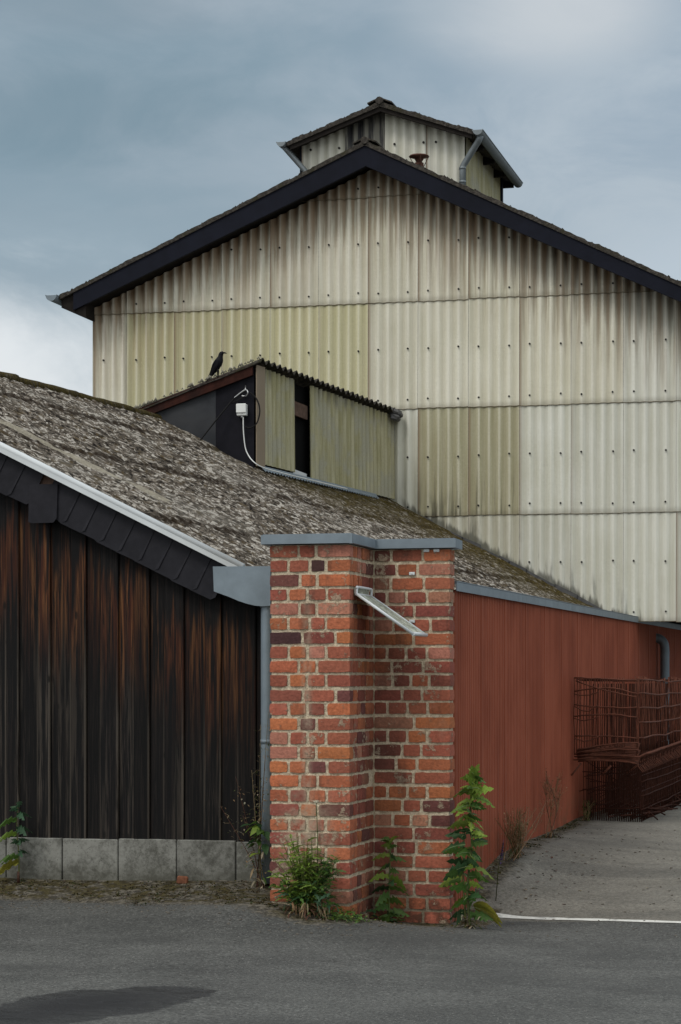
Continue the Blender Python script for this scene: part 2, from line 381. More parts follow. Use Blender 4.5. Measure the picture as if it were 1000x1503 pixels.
# concrete plinth blocks
def concrete():
    t = mat('concrete', .93, 0, .2)
    n = t.math('ADD', t.math('MULTIPLY', t.noise(t.pos, 3.0, 6, .72), .65), t.math('MULTIPLY', t.noise(t.pos, 26, 4, .75), .35)); f = t.noise(t.pos, 60, 3, .7); v = t.lin(t.dr, 0, 1, .8, 1.15)
    c = t.mix(t.ss(n, .40, .60), (.10, .10, .088), (.25, .252, .23))
    c = t.mix(t.math('MULTIPLY', t.ss(t.voro(t.pos, 32), .16, .08), .7), c, (.05, .05, .045))
    c = t.mix(t.math('MULTIPLY', t.ss(t.z, .30, .12), .45), c, (.07, .068, .05))
    c = t.mix(t.math('MULTIPLY', t.ss(t.dg, .35, .0), .55), c, (.075, .07, .045))
    c = t.mix(t.math('MULTIPLY', t.ss(t.noise(t.pos, 9, 5, .7), .58, .72), .6), c, (.08, .08, .065))
    c = t.mix(1., c, t.add('ShaderNodeCombineColor', i_Red=v, i_Green=v, i_Blue=v).outputs[0], 'MULTIPLY')
    t.base(c); t.bump(f, .4, .006); M['concrete'] = t.m
concrete()

# bricks (dat rgb = fired colour) and mortar
def brickm():
    t = mat('brick', .92, 0, .2)
    f = t.noise(t.pos, 45, 5, .7); n = t.noise(t.pos, 12, 5, .65); b = t.noise(t.pos, 2.6, 4, .6)
    k = t.lin(f, .3, .7, .68, 1.28)
    c = t.mix(1., t.dat.outputs['Color'], t.add('ShaderNodeCombineColor', i_Red=k, i_Green=k, i_Blue=k).outputs[0], 'MULTIPLY')
    c = t.mix(t.math('MULTIPLY', t.ss(n, .55, .72), .45), c, (.075, .036, .03))
    c = t.mix(t.math('MULTIPLY', t.ss(t.noise(t.pos, 5, 5, .75), .56, .76), .30), c, (.42, .24, .17))
    # lime bloom low on the front and a dried run down its middle
    lx = t.math('ABSOLUTE', t.math('ADD', t.x, 4.31)); 
    bl = t.math('MULTIPLY', t.ss(lx, .26, .03), t.math('MULTIPLY', t.ss(t.z, .15, .35), t.ss(t.z, 1.05, .55)))
    rn = t.math('MULTIPLY', t.ss(t.math('ADD', lx, t.math('MULTIPLY', t.math('SUBTRACT', n, .5), .12)), .055, .01), t.ss(t.z, 2.45, 2.1))
    msk = t.math('MULTIPLY', t.math('MAXIMUM', t.math('MULTIPLY', bl, .9), t.math('MULTIPLY', rn, .55)), t.ss(t.math('ADD', n, t.math('MULTIPLY', b, .5)), .58, .82))
    c = t.mix(msk, c, (.42, .34, .25))
    # damp foot; darker towards the re-entrant corner
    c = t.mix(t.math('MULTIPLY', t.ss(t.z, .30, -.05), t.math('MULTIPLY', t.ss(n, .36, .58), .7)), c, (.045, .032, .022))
    corner_dk = t.math('MULTIPLY', t.ss(t.x, -3.62, -3.98), t.ss(t.y, 15.95, 16.40))
    c = t.mix(t.math('MULTIPLY', corner_dk, t.ss(b, .36, .6, .2, .62)), c, (.06, .035, .028))
    sm = t.ss(t.math('ADD', t.noise(t.pos, 6, 6, .78), t.math('MULTIPLY', t.math('SUBTRACT', b, .5), .35)), .585, .615)
    c = t.mix(t.math('MULTIPLY', sm, .75), c, t.mix(t.ss(f, .4, .6), (.27, .20, .14), (.47, .39, .28)))
    c = t.mix(t.math('MULTIPLY', t.ss(t.noise(t.scaled(t.pos, (5, 5, .9)), 1.3, 5, .65), .54, .68), .45), c, (.07, .04, .032))
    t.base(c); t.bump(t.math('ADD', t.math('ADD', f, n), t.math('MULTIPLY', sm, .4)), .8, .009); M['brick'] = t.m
    t = mat('mortar', .97, 0, .1)
    f = t.noise(t.pos, 55, 5, .75); n = t.noise(t.pos, 9, 4, .6)
    c = t.mix(t.ss(f, .36, .64), (.44, .365, .255), (.72, .63, .47))
    c = t.mix(t.math('MULTIPLY', t.ss(n, .52, .68), .4), c, (.24, .17, .115))
    c = t.mix(t.math('MULTIPLY', t.ss(t.z, .3, -.05), .7), c, (.07, .055, .035))
    t.base(c); t.bump(f, .9, .012); M['mortar'] = t.m
brickm()
def redm():
    t = mat('red_metal', .68, .0, .12)
    n = t.noise(t.scaled(t.pos, (1, .8, .5)), 2.2, 4, .6); st = t.noise(t.scaled(t.pos, (6, 6, .35)), 1.6, 4, .6)
    c = t.mix(t.ss(n, .35, .65), (.27, .076, .042), (.345, .104, .059))
    c = t.mix(t.math('MULTIPLY', t.ss(st, .5, .68), .35), c, (.16, .043, .027))
    c = t.mix(t.math('MULTIPLY', t.ss(t.z, .75, .2), t.math('MULTIPLY', t.ss(t.noise(t.pos, 5, 4, .65), .42, .62), .6)), c, (.17, .085, .05))
    t.base(c); M['red_metal'] = t.m
redm()
# greens: dat rgb = leaf colour
def leafm():
    t = mat('leaf', .6, 0, .35)
    f = t.noise(t.pos, 70, 3, .6); k = t.lin(f, .3, .7, .75, 1.2)
    c = t.mix(1., t.dat.outputs['Color'], t.add('ShaderNodeCombineColor', i_Red=k, i_Green=k, i_Blue=k).outputs[0], 'MULTIPLY')
    t.base(c)
    tr = t.add('ShaderNodeBsdfTranslucent'); t.l.new(c, tr.inputs[0])
    mx = t.add('ShaderNodeMixShader'); mx.inputs[0].default_value = .4
    t.l.new(t.b.outputs[0], mx.inputs[1]); t.l.new(tr.outputs[0], mx.inputs[2])
    t.l.new(mx.outputs[0], t.n['Material Output'].inputs[0]); M['leaf'] = t.m
leafm()
# asphalt: aggregate, dust bank, wet patch, cracks
def asphalt():
    t = mat('asphalt', .88, 0, .35)
    f = t.noise(t.pos, 52, 4, .8); f2 = t.voro(t.pos, 48); n = t.noise(t.pos, 1.1, 5, .6); m2 = t.noise(t.scaled(t.pos, (.5, 1.6, 1)), 2.2, 4, .6)
    yard = t.ss(t.math('ADD', t.y, t.math('MULTIPLY', t.x, .10)), 16.62, 16.72)
    road = t.mix(t.ss(n, .35, .65), (.058, .059, .055), (.084, .085, .079))
    yd = t.mix(t.ss(t.math('ADD', t.math('MULTIPLY', m2, .4), t.math('MULTIPLY', n, .6)), .36, .64), (.13, .122, .102), (.175, .165, .14))
    c = t.mix(yard, road, yd)
    k = t.math('MULTIPLY', t.lin(f, .36, .64, t.lin(yard, 0, 1, .38, .68), t.lin(yard, 0, 1, 1.66, 1.32)), t.lin(t.noise(t.pos, 24, 3, .7), .35, .65, .8, 1.2))
    c = t.mix(1., c, t.add('ShaderNodeCombineColor', i_Red=k, i_Green=k, i_Blue=k).outputs[0], 'MULTIPLY')
    c = t.mix(t.math('MULTIPLY', t.ss(f2, .30, .16), t.ss(t.noise(t.pos, 25, 2, .5), .54, .62)), c, (.25, .245, .225))
    c = t.mix(t.math('MULTIPLY', t.ss(t.noise(t.scaled(t.pos, (.35, 1.2, 1)), 1.0, 5, .6), .50, .66), .35), c, (.040, .040, .038))
    c = t.mix(t.math('MULTIPLY', t.ss(t.noise(t.pos, 2.6, 5, .7), .58, .72), .35), c, (.13, .128, .115))
    # mossy, gritty bank at the foot of shed and pillar (dr) and red wall
    nb = t.noise(t.pos, 6, 5, .7); nb2 = t.noise(t.pos, 22, 4, .7)
    bk = t.ss(t.math('ADD', t.dr, t.math('MULTIPLY', t.math('SUBTRACT', nb, .5), .9)), .38, .62)
    bc = t.mix(t.ss(nb2, .42, .60), (.045, .040, .030), (.15, .135, .108))
    bc = t.mix(t.math('MULTIPLY', t.ss(nb, .44, .56), t.ss(t.dr, .45, .85)), bc, t.mix(t.ss(nb2, .4, .6), (.026, .020, .007), (.062, .050, .015)))
    c = t.mix(bk, c, bc)
    # damp patch, its own outline
    wx = t.math('DIVIDE', t.math('ADD', t.x, 4.42), .52); wy = t.math('DIVIDE', t.math('SUBTRACT', t.y, 11.50), .82)
    sk = t.math('ADD', wy, t.math('MULTIPLY', wx, -.62))
    wd = t.math('SQRT', t.math('ADD', t.math('MULTIPLY', wx, wx), t.math('MULTIPLY', sk, sk)))
    wd = t.math('ADD', wd, t.math('ADD', t.math('MULTIPLY', t.math('SUBTRACT', t.noise(t.pos, 2.0, 4, .6), .5), .85), t.math('MULTIPLY', t.math('SUBTRACT', t.noise(t.pos, 16, 4, .7), .5), .12)))
    wet = t.ss(wd, 1.03, .94)
    c = t.mix(t.math('MULTIPLY', wet, t.ss(wd, 1.0, .2, .72, .95)), c, (.009, .009, .010))
    wt2 = t.math('MULTIPLY', wet, t.ss(t.noise(t.scaled(t.pos, (1, 2, 1)), 4, 3, .5), .46, .60))
    t.put(t.b.inputs['Roughness'], t.math('SUBTRACT', .88, t.math('MULTIPLY', wt2, .50)))
    # hairline crack
    cx = t.math('SUBTRACT', t.y, t.math('ADD', t.math('ADD', t.math('MULTIPLY', t.x, .9), 17.15), t.math('MULTIPLY', t.math('SUBTRACT', t.noise(t.pos, 3, 4, .7), .5), .8)))
    cr = t.math('MULTIPLY', t.ss(t.math('ABSOLUTE', cx), .018, .0), t.ss(t.x, -2.6, -3.0))
    c = t.mix(t.math('MULTIPLY', cr, .55), c, (.02, .02, .018))
    t.base(c); t.bump(t.math('ADD', f, t.math('MULTIPLY', f2, .5)), .55, .006); M['asphalt'] = t.m
asphalt()

# ------------------------------------------------------------------ ground: one sheet, levels fitted through known spots
CP = [(-12, 8, -.06), (-6, 8, -.06), (0, 8, -.08), (6, 8, -.08), (-6, 12, -.05), (-2, 12, -.08), (3, 12, -.1), (-12, 13, -.03),
      (-7.1, 16.85, .14), (-6, 16.85, .14), (-4.9, 16.85, .15), (-10, 16.85, .14), (-7.1, 16.25, .02), (-6, 16.15, .02), (-5.2, 15.95, .05), (-9, 16.2, .02),
      (-4.59, 15.72, .085), (-3.99, 15.7, .0), (-3.99, 16.45, -.09), (-3.4, 16.45, -.125), (-4.3, 15.4, .0), (-3.9, 15.2, -.05),
      (-6, 15, -.03), (-4.5, 14.5, -.05), (-3, 15.5, -.12), (-3.2, 17.0, -.13), (-2, 16.5, -.13), (0, 16, -.13),
      (-3.4, 17.9, .16), (-3.4, 18.6, .24), (-3.4, 20, .27), (-3.4, 23, .29), (-3.4, 28, .30), (-2.9, 18.3, .07), (-1.84, 18.1, .05), (-2.04, 20.1, .17), (-2.65, 26, .25),
      (0, 20, .15), (0, 30, .3), (5, 20, .1), (5, 32, .3), (-6, 20, .2), (-8, 26, .3), (-12, 30, .3), (-12, 22, .2), (8, 14, -.1)]
cp = np.array(CP); kern = lambda d: np.sqrt(d * d + .04)
A_ = kern(np.linalg.norm(cp[:, None, :2] - cp[None, :, :2], axis=2)); n_ = len(cp)
K = np.zeros((n_ + 1, n_ + 1)); K[:n_, :n_] = A_ + 1e-3 * np.eye(n_); K[:n_, n_] = 1; K[n_, :n_] = 1
sol = np.linalg.solve(K, np.append(cp[:, 2], 0))
def gz(x, y):
    d = np.hypot(cp[:, 0] - x, cp[:, 1] - y); z = float(kern(d) @ sol[:n_] + sol[n_])
    k = max(0., max(-9.5 - x, x - 4, 8 - y, y - 31)); k = min(1., k / 6.)
    z = max(-.25, min(.4, z))
    return z * (1 - k) + .05 * k
def nonuni(a, b, st, far):
    L = list(np.arange(a, b + 1e-6, st)); lo = [a - far * (k / 9.) ** 3 for k in range(9, 0, -1)]; hi = [b + far * (k / 9.) ** 3 for k in range(1, 10)]
    return lo + L + hi
gx, gy = nonuni(-9, 2, .1, 2500), nonuni(9, 30, .1, 2500)
def bankmask(x, y):
    m = 0.
    if x < -3.2:                                             # foot of the shed and of the pillar
        edge = np.interp(x, [-20, -7, -6, -5.2, -4.6, -4.2, -3.9, -3.6, -3.2], [16.2, 16.15, 16.1, 15.85, 15.45, 15.3, 15.5, 16.0, 16.5])
        m = max(m, min(1., .5 + (y - edge) / .5)) if y < 17.2 else m
    if y > 17.3 and x < -2.2: m = max(m, min(1, max(0, .95 - (x + 3.4) / np.interp(y, [17.3, 18, 20, 23, 30], [.25, .42, .40, .45, .9]))))
    return max(0., m)
g = MB()
g.grid(lambda i, j: ((gx[i], gy[j], gz(gx[i], gy[j])), (bankmask(gx[i], gy[j]), 0, 0, 1)), len(gx) - 1, len(gy) - 1)
tag(g.build('ground', M['asphalt'], recalc=False), 'worn grey asphalt of road and yard', 'ground', kind='structure')
# white line across the mouth of the yard
g = MB(); a0, a1 = Vector((-3.22, 17.12)), Vector((4.0, 15.75))
def ln(i, j):
    p = a0.lerp(a1, i / 70); q = p + Vector((.19, .98)) * ((j - .5) * (.075 + .012 * math.sin(i * 1.7)))
    return (q.x, q.y, gz(q.x, q.y) + .005), (0, 0, 0, 1)
g.grid(ln, 70, 1)
tag(g.build('road_marking', M['line_paint']), 'thin white painted line across the yard entrance', 'road marking', kind='structure')

# ------------------------------------------------------------------ the barn
barn = thing('corrugated_barn', 'tall cream corrugated gable barn with dark bargeboards rising behind the shed', 'barn', (-6.8, 28, 0))
BY = 28.0; PITCH = .1308; COVER = PITCH * 5
zx = [8.45, 7.919, 6.565, 5.194, 3.822, 2.46]                # lap heights
def roofline(x): return 8.26 - (.475 * max(0, x + 6.79) + .43 * max(0, -6.79 - x))
def sheet(x0, x1, zb, zt, Y, mname, name='cladding_sheet', parent=None, amp=.021, screws=True, toproof=True, out=.018, axis='x', pitch=PITCH, ph=0.):
    """corrugated sheet; the profile faces -Y"""
    mb = MB(); nw = max(2, int(round((x1 - x0) / pitch * 8))); jz = rnd.uniform(-.006, .006); jt = rnd.uniform(0, .004)
    rows = 5
    def fn(i, j):
        x = x0 + (x1 - x0) * i / nw; c = math.cos(2 * math.pi * (x - x0) / pitch + ph)
        zt_ = min(zt, roofline(x)) if toproof else zt
        if zt_ < zb: zt_ = zb + .001
        z = zb + jz + (zt_ - zb - jz) * j / rows; v = (z - zb) / max(.01, zt - zb)
        return (x, Y - amp * c - out * (1 - v) - jt, z), ((x - x0) / (x1 - x0), v, .5 + .5 * c, 1)
    T = mb.grid(fn, nw, rows)
    lo_, up_ = [], []  # dark lip painted as the shadow line under the sheet's lower edge
    for i in range(nw + 1):
        p = mb.v[T[i][0]]; lo_.append(mb.vert((p[0], p[1] - .001, p[2] - .006))); up_.append(mb.vert((p[0], p[1] - .001, p[2] + .001)))
    for i in range(nw): mb.face((lo_[i], lo_[i + 1], up_[i + 1], up_[i]), 2)
    if screws:
        for v in (.09, .56):
            for k in (1, 4) if x1 - x0 > .5 else (1,):
                x = x0 + k * pitch + rnd.uniform(-.004, .004); z = zb + v * (zx[1] - zx[2]) + rnd.uniform(-.012, .012)
                if x > x1 or z > roofline(x) - .12: continue
                mb.tube([(x, Y - amp - out - .012, z), (x, Y - amp + .01, z)], .0125, 7, 1)
    return mb.build(name, [M[mname], M['screw_dark'], M['edge_shadow']], parent or barn, recalc=False)
cols = [-10.105 + COVER * k for k in range(-1, 14)]
for r in range(5):
    zt, zb = zx[r], zx[r + 1]
    for k, x0 in enumerate(cols):
        x1 = x0 + COVER - .004
        if k == 0: x0 = -10.563
        if roofline((x0 + x1) / 2) < zb + .04 and roofline(x0) < zb and roofline(x1) < zb: continue
        px = k - 1                                            # 0 = first full sheet
        mn = 'sheet_cream'
        if r == 2 and 0 <= px <= 4: mn = 'sheet_yellow'
        elif r == 2 and px > 9: mn = 'sheet_grey'
        elif r == 3: mn = 'sheet_olive' if px in (6, 7) else ('sheet_yellow' if px < 4 else 'sheet_grey')
        elif r == 4: mn = 'sheet_grime' if px <= 7 else 'sheet_grey'
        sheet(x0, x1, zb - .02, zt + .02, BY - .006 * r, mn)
# body behind the cladding
b = MB(); XL, XR, YB = -10.54, -2.2, 44.0
pts = [(XL, 0), (-3.62, 0), (-3.62, 2.58), (XR, 2.58), (XR, roofline(XR) - .03), (-6.79, 8.22), (XL, roofline(XL) - .03)]
i0 = [b.vert((x, BY + .06, z)) for x, z in pts]; i1 = [b.vert((x, YB, z)) for x, z in pts]
b.face(i0); b.face(i1[::-1])
for k in range(7): b.face((i0[k], i1[k], i1[(k + 1) % 7], i0[(k + 1) % 7]))
b.build('body_wall', M['soffit'], barn)
# corner trims
for X in (XL - .03, XR + .02):
    c_ = MB(); c_.box((X - .02, BY - .03, 0.1 if X < -5 else 2.46), (X + .02, BY + .1, roofline(X) - .05), 0); c_.build('corner_trim', M['sheet_cream'], barn)
# roof slabs with rough mossy verge
AP = Vector((-6.79, 8.53)); EL = Vector((-10.93, 6.745)); ER = Vector((-2.0, 6.17))
def roofslab(a, e, y0, y1, t, name, parent, seed, rough=.012, pitch=.177, mname='roof_moss'):
    mb = MB(); L = (e - a).length; nu = 110; ny = 10; nrm = Vector((-(e - a).y, (e - a).x)).normalized()
    if nrm.y < 0: nrm = -nrm
    ys = [y0, y0 + .04, y0 + .10, y0 + .25] + [y0 + .25 + (y1 - y0 - .25) * k / 6 for k in range(1, 7)]
    lap = lambda s: .012 * (1 - ((s * L / 1.1) % 1.0))
    def top(i, j):
        s = i / nu; p = a.lerp(e, s); q = noise.noise((s * L * 9, ys[j] * 3, seed)) * rough + noise.noise((s * L * 30, ys[j] * 9, seed + 3)) * rough * .8
        q += lap(s) if s < .995 else 0
        if j == 0: q -= .006
        p = p + nrm * q
        return (p.x, ys[j] + (noise.noise((s * L * 22, 5, seed)) * .012 if j == 0 else 0), p.y), (0, 0, 0, 1)
    T = mb.grid(top, nu, len(ys) - 1)
    def bot(i, j):
        p = a.lerp(e, i / nu) - nrm * t
        return (p.x, ys[j], p.y), (0, 0, 0, 1)
    B = mb.grid(bot, nu, len(ys) - 1)
    for i in range(nu):
        mb.face((T[i][0], B[i][0], B[i + 1][0], T[i + 1][0])); mb.face((T[i][-1], T[i + 1][-1], B[i + 1][-1], B[i][-1]))
    for i in (0, nu):
        for j in range(len(ys) - 1): mb.face((T[i][j], T[i][j + 1], B[i][j + 1], B[i][j]))
    # moss cushions along the verge
    for _ in range(int(L * 7)):
        s = rnd.random(); p = a.lerp(e, s) + nrm * .002; r = rnd.uniform(.005, .013)
        mb.tube([(p.x - r, y0 + .02, p.y - r), (p.x, y0 + .02, p.y + r * .5), (p.x + r * 2, y0 + .04, p.y - r)], [r * .5, r, r * .5], 6)
    return mb.build(name, M[mname], parent)
roofslab(AP, EL, 27.58, 44.3, .05, 'roof', barn, 1.); roofslab(AP, ER, 27.58, 44.3, .05, 'roof', barn, 2.)
def ridgecap(x, z, y0, y1, r, name, parent):
    mb = MB(); mb.tube([(x, y0, z), (x, y0 + .04, z), (x, y1, z)], [r * .9, r, r], 10)
    for sgn in (-1, 1):
        mb.slab([(x, y0 + .02, z + r * .5), (x + sgn * r * 3.0, y0 + .02, z - r * .65), (x + sgn * r * 3.0, y1, z - r * .65), (x, y1, z + r * .5)], .018, (0, 0, 1))
    return mb.build(name, M['roof_moss'], parent)
ridgecap(-6.79, 8.535, 27.56, 44.3, .052, 'ridge_cap', barn)
# navy bargeboards
for e, sgn, h in ((Vector((-10.72, 6.79)), -1, .235), (Vector((-1.95, 6.145)), 1, .225)):
    b = MB(); a = Vector((-6.79, 8.475)); y0, y1 = 27.60, 27.66
    s_ = (e.y - a.y) / (e.x - a.x)
    b.slab([(a.x, y0, a.y), (e.x, y0, e.y), (e.x, y0, e.y - h), (a.x, y0, a.y - h - .03)], y1 - y0, (0, 1, 0))
    b.build('bargeboard', M['navy_board'], barn)
    b = MB()                                                   # soffit lining between board and wall
    b.quad((a.x, 27.66, a.y - h + .06), (e.x, 27.66, e.y - h + .03), (e.x, 28.05, e.y - h + .03), (a.x, 28.05, a.y - h + .06)); b.build('soffit', M['soffit'], barn, recalc=False)
# left eave: gutter and boarded overhang
def halfgutter(p0, p1, r, name, parent, m='zinc_pipe', ends=True):
    p0, p1 = Vector(p0), Vector(p1); mb = MB(); t = (p1 - p0).normalized(); sd = t.cross(Vector((0, 0, 1))).normalized(); n = 10
    rings = []
    for rr in (r, r - .006):
        for p in (p0, p1):
            rings.append([mb.vert(p + sd * math.cos(math.pi * k / n) * rr - Vector((0, 0, 1)) * math.sin(math.pi * k / n) * rr) for k in range(n + 1)])
    for k in range(n):
        mb.face((rings[0][k], rings[0][k + 1], rings[1][k + 1], rings[1][k]), 0, True); mb.face((rings[2][k], rings[3][k], rings[3][k + 1], rings[2][k + 1]), 0, True)
    for A, B in ((0, 2), (1, 3)):
        for k in range(n): mb.face((rings[A][k], rings[B][k], rings[B][k + 1], rings[A][k + 1]))
    for k in (0, n): mb.face((rings[0][k], rings[1][k], rings[3][k], rings[2][k]))
    if ends:
        for A, off in ((0, -.004), (1, .004)):
            c = [mb.vert(Vector(mb.v[q]) + t * off) for q in rings[A]]; mb.face(c)
    for sgn in (-1, 1): mb.tube([p0 + sd * sgn * r, p1 + sd * sgn * r], .009, 6)
    return mb.build(name, M[m], parent, recalc=False)
halfgutter((-10.99, 27.5, 6.745), (-10.99, 44.2, 6.70), .075, 'gutter', barn, 'zinc')
b = MB()
b.slab([(-10.90, 27.64, 6.60), (-10.90, 27.64, 6.74), (-10.56, 27.64, 6.86), (-10.56, 27.64, 6.45)], 16, (0, 1, 0))
b.build('eave_soffit', M['soffit'], barn)

# ---- roof turret of the barn
tur = bpy.data.objects.new('roof_turret', None); C.objects.link(tur); tur.parent = barn; tur.location = Vector((-6.87, 29, 8)) - barn.location
TX0, TX1, TY0, TY1, TZ = -8.006, -5.779, 29.0, 31.58, 8.89
trl = lambda x: 9.255 - .33 * abs(x + 6.87)
def tsheet(x0, x1, zb, mname, Y, sc=True):
    mb = MB(); nw = max(6, int((x1 - x0) / PITCH * 8))
    def fn(i, j):
        x = x0 + (x1 - x0) * i / nw; c = math.cos(2 * math.pi * (x - x0) / PITCH); z = zb + (trl(x) - zb) * j / 3
        return (x, Y - .017 * c, z), ((x - x0) / (x1 - x0), .3 + .7 * j / 3, .5 + .5 * c, 1)
    mb.grid(fn, nw, 3)
    if sc:
        for k in (1, 4, 6):
            x = x0 + k * PITCH
            if x < x1 - .02: mb.tube([(x, Y - .03, 8.80), (x, Y - .01, 8.80)], .0165, 7, 1)
    mb.build('cladding_sheet', [M[mname], M['screw_dark']], tur, recalc=False)
tsheet(TX0, -7.405, 8.0, 'turret_cream' if 'turret_cream' in M else 'sheet_plain' if 'sheet_plain' in M else 'sheet_grey', TY0)
tsheet(-7.40, -6.855, 8.2, 'sheet_black', TY0, False)
tsheet(-6.85, -6.30, 8.2, 'sheet_grey', TY0 - .03); tsheet(-6.295, TX1, 8.0, 'sheet_grey', TY0 - .01)
b = MB()                                                       # side facing the yard, running back
def sd_(i, j):
    y = TY0 + (TY1 - TY0) * i / 160; c = math.cos(2 * math.pi * (y - TY0) / PITCH)
    return (TX1 + .012 * c, y, 7.9 + (TZ + .05 - 7.9) * j / 3), (i / 160, .5, .5 + .5 * c, 1)
b.grid(sd_, 160, 3); b.build('side_cladding', M['sheet_dormer'], tur, recalc=False)
b = MB(); pp = [(TX0 + .02, 7.6), (TX1 - .03, 7.6), (TX1 - .03, trl(TX1) - .02), (-6.87, 9.23), (TX0 + .02, trl(TX0) - .02)]
i0 = [b.vert((x, TY0 + .03, z)) for x, z in pp]; i1 = [b.vert((x, TY1, z)) for x, z in pp]; b.face(i0); b.face(i1[::-1])
for k in range(5): b.face((i0[k], i1[k], i1[(k + 1) % 5], i0[(k + 1) % 5]))
b.build('core_wall', M['soffit'], tur)
b = MB(); b.box((TX1 - .01, TY1 - .03, 7.9), (TX1 + .03, TY1 + .05, TZ)); b.build('corner_post', M['navy_board'], tur); b = MB(); b.box((TX0 - .02, TY0 - .02, 7.9), (TX0 + .005, TY0 + .1, trl(TX0))); b.build('corner_post', M['navy_board'], tur)
TA = Vector((-6.87, 9.315))
roofslab(TA, Vector((-8.16, 8.86)), 28.73, 31.95, .055, 'turret_roof', tur, 5., .010); roofslab(TA, Vector((-5.59, 8.86)), 28.73, 31.72, .055, 'turret_roof', tur, 6., .010)
for e in (-8.10, -5.64):
    b = MB(); b.slab([(-6.87, 28.76, 9.265), (e, 28.76, 9.265 - .355 * abs(e + 6.87)), (e, 28.76, 9.20 - .355 * abs(e + 6.87)), (-6.87, 28.76, 9.20)], .05, (0, 1, 0)); b.build('verge_board', M['soffit'], tur)
for y in (29.4, 30.2, 31.0, 31.7): b = MB(); b.box((-5.78, y, 8.76), (-5.62, y + .07, 8.86)); b.build('rafter_end', M['soffit'], tur)
ridgecap(-6.87, 9.33, 28.70, 31.97, .055, 'ridge_cap', tur)
halfgutter((-5.555, 28.70, 8.86), (-5.555, 31.75, 8.82), .065, 'gutter', tur); halfgutter((-8.21, 28.70, 8.86), (-8.21, 31.98, 8.82), .06, 'gutter', tur)
b = MB(); b.tube([(-5.53, 28.78, 8.80), (-5.57, 28.82, 8.74), (-5.77, 28.93, 8.49), (-5.80, 28.93, 8.44), (-5.80, 28.93, 7.9)], .042, 10)
for z in (8.44, 8.26): b.tube([(-5.80, 28.93, z), (-5.80, 28.93, z - .03)], .047, 10)
b.build('downpipe', M['zinc_pipe'], tur)
b = MB(); b.tube([(-8.2, 28.80, 8.82), (-8.15, 28.84, 8.76), (-7.93, 28.95, 8.50), (-7.90, 28.95, 8.46), (-7.90, 28.95, 8.1)], .036, 10); b.build('downpipe', M['zinc_pipe'], tur)
# rusty cowl on the roof slope in front of the turret
cw = bpy.data.objects.new('vent_cowl', None); C.objects.link(cw); cw.parent = barn; cw.location = Vector((-6.31, 28.6, 8.3)) - barn.location
b = MB(); b.tube([(-6.31, 28.6, 8.1), (-6.31, 28.6, 8.45)], .06, 12); b.build('flue', M['rust_cowl'], cw)
b = MB(); b.tube([(-6.31, 28.6, 8.40), (-6.31, 28.6, 8.46), (-6.31, 28.6, 8.515), (-6.31, 28.6, 8.53), (-6.31, 28.6, 8.548)], [.035, .035, .07, .135, .12], 16); b.build('cap', M['rust_cowl'], cw)
for k in range(4):
    b = MB(); a = k * math.pi / 2 + .4; b.tube([(-6.31 + .06 * math.cos(a), 28.6 + .06 * math.sin(a), 8.40), (-6.31 + .125 * math.cos(a), 28.6 + .125 * math.sin(a), 8.53)], .005, 5); b.build('strut', M['rust_cowl'], cw)

# ------------------------------------------------------------------ the timber shed
shed = thing('timber_shed', 'low timber shed with charred plank gable and lichen covered roof left of the brick pillar', 'shed', (-7, 16.8, .1))
def RZ(X, Y):
    k = (Y - 16.79) / (28 - 16.79)
    return (1 - k) * (2.615 - .4927 * (X + 5.175)) + k * (2.507 - .5236 * (X + 3.703))
def ridge_x(Y): return -8.884 + .19 * (Y - 20.87)
def eave_x(Y):
    lo, hi = -9., -2.
    for _ in range(40):
        m_ = (lo + hi) / 2
        if RZ(m_, Y) > 2.36: lo = m_
        else: hi = m_
    return lo
# roof slope facing the yard; waves run down the slope
WP = .15; Y0, Y1 = 16.66, 27.985; nc = int((Y1 - Y0) / WP * 7); nr = 120
laps = (.16, .44, .74)
b = MB()
def rf(i, j):
    Y = Y0 + (Y1 - Y0) * i / nc; xr, xe = ridge_x(Y), eave_x(Y); s = j / nr
    if 0 < j < nr: s += .004 * noise.noise((Y * 3, j * .7, 1))
    X = xr + (xe - xr) * s; c = math.cos(2 * math.pi * Y / WP)
    lp = 0; q = 0
    for L in laps:
        dl = s - L - .010 * noise.noise((Y * .8, L * 9, 4)) - .010 * math.sin(Y * .6) - .004 * math.floor(Y / 1.05 % 2)
        lp = max(lp, math.exp(-(dl / .0105) ** 2) * (.35 + .65 * (noise.noise((Y * 2.3, L * 5, 7)) > -.15))); q += -.014 if dl > 0 else 0
    q += .026 * c + .018 * noise.noise((X * .7, Y * .5, 2)) + .014 * noise.noise((X * 5, Y * 9, 8)) + .010 * noise.noise((X * 13, Y * 22, 3)) + .012
    cl = 1. if (X < -6.25 + .1 * math.sin(Y * 30) and abs(Y - (18.02 + .27 * (X + 7.66))) < .12) else 0.
    if X < -9: cl = 0
    wallx = None
    dm = 28 - Y; side = X - (-7.149 + (Y - 23.96) * .158)
    mo = max(0, 1 - dm / 2.6) ** .7
    if Y > 23.4: mo = max(mo, max(0, 1 - max(0, side) / 1.1) ** .6 * min(1, (Y - 23.4) / 1.6))
    return (X, Y, RZ(X, Y) + q), (lp, cl, .5 + .5 * c, min(1, mo * 1.1))
b.grid(rf, nc, nr)
b.build('roof', M['lichen_roof'], shed, recalc=False)
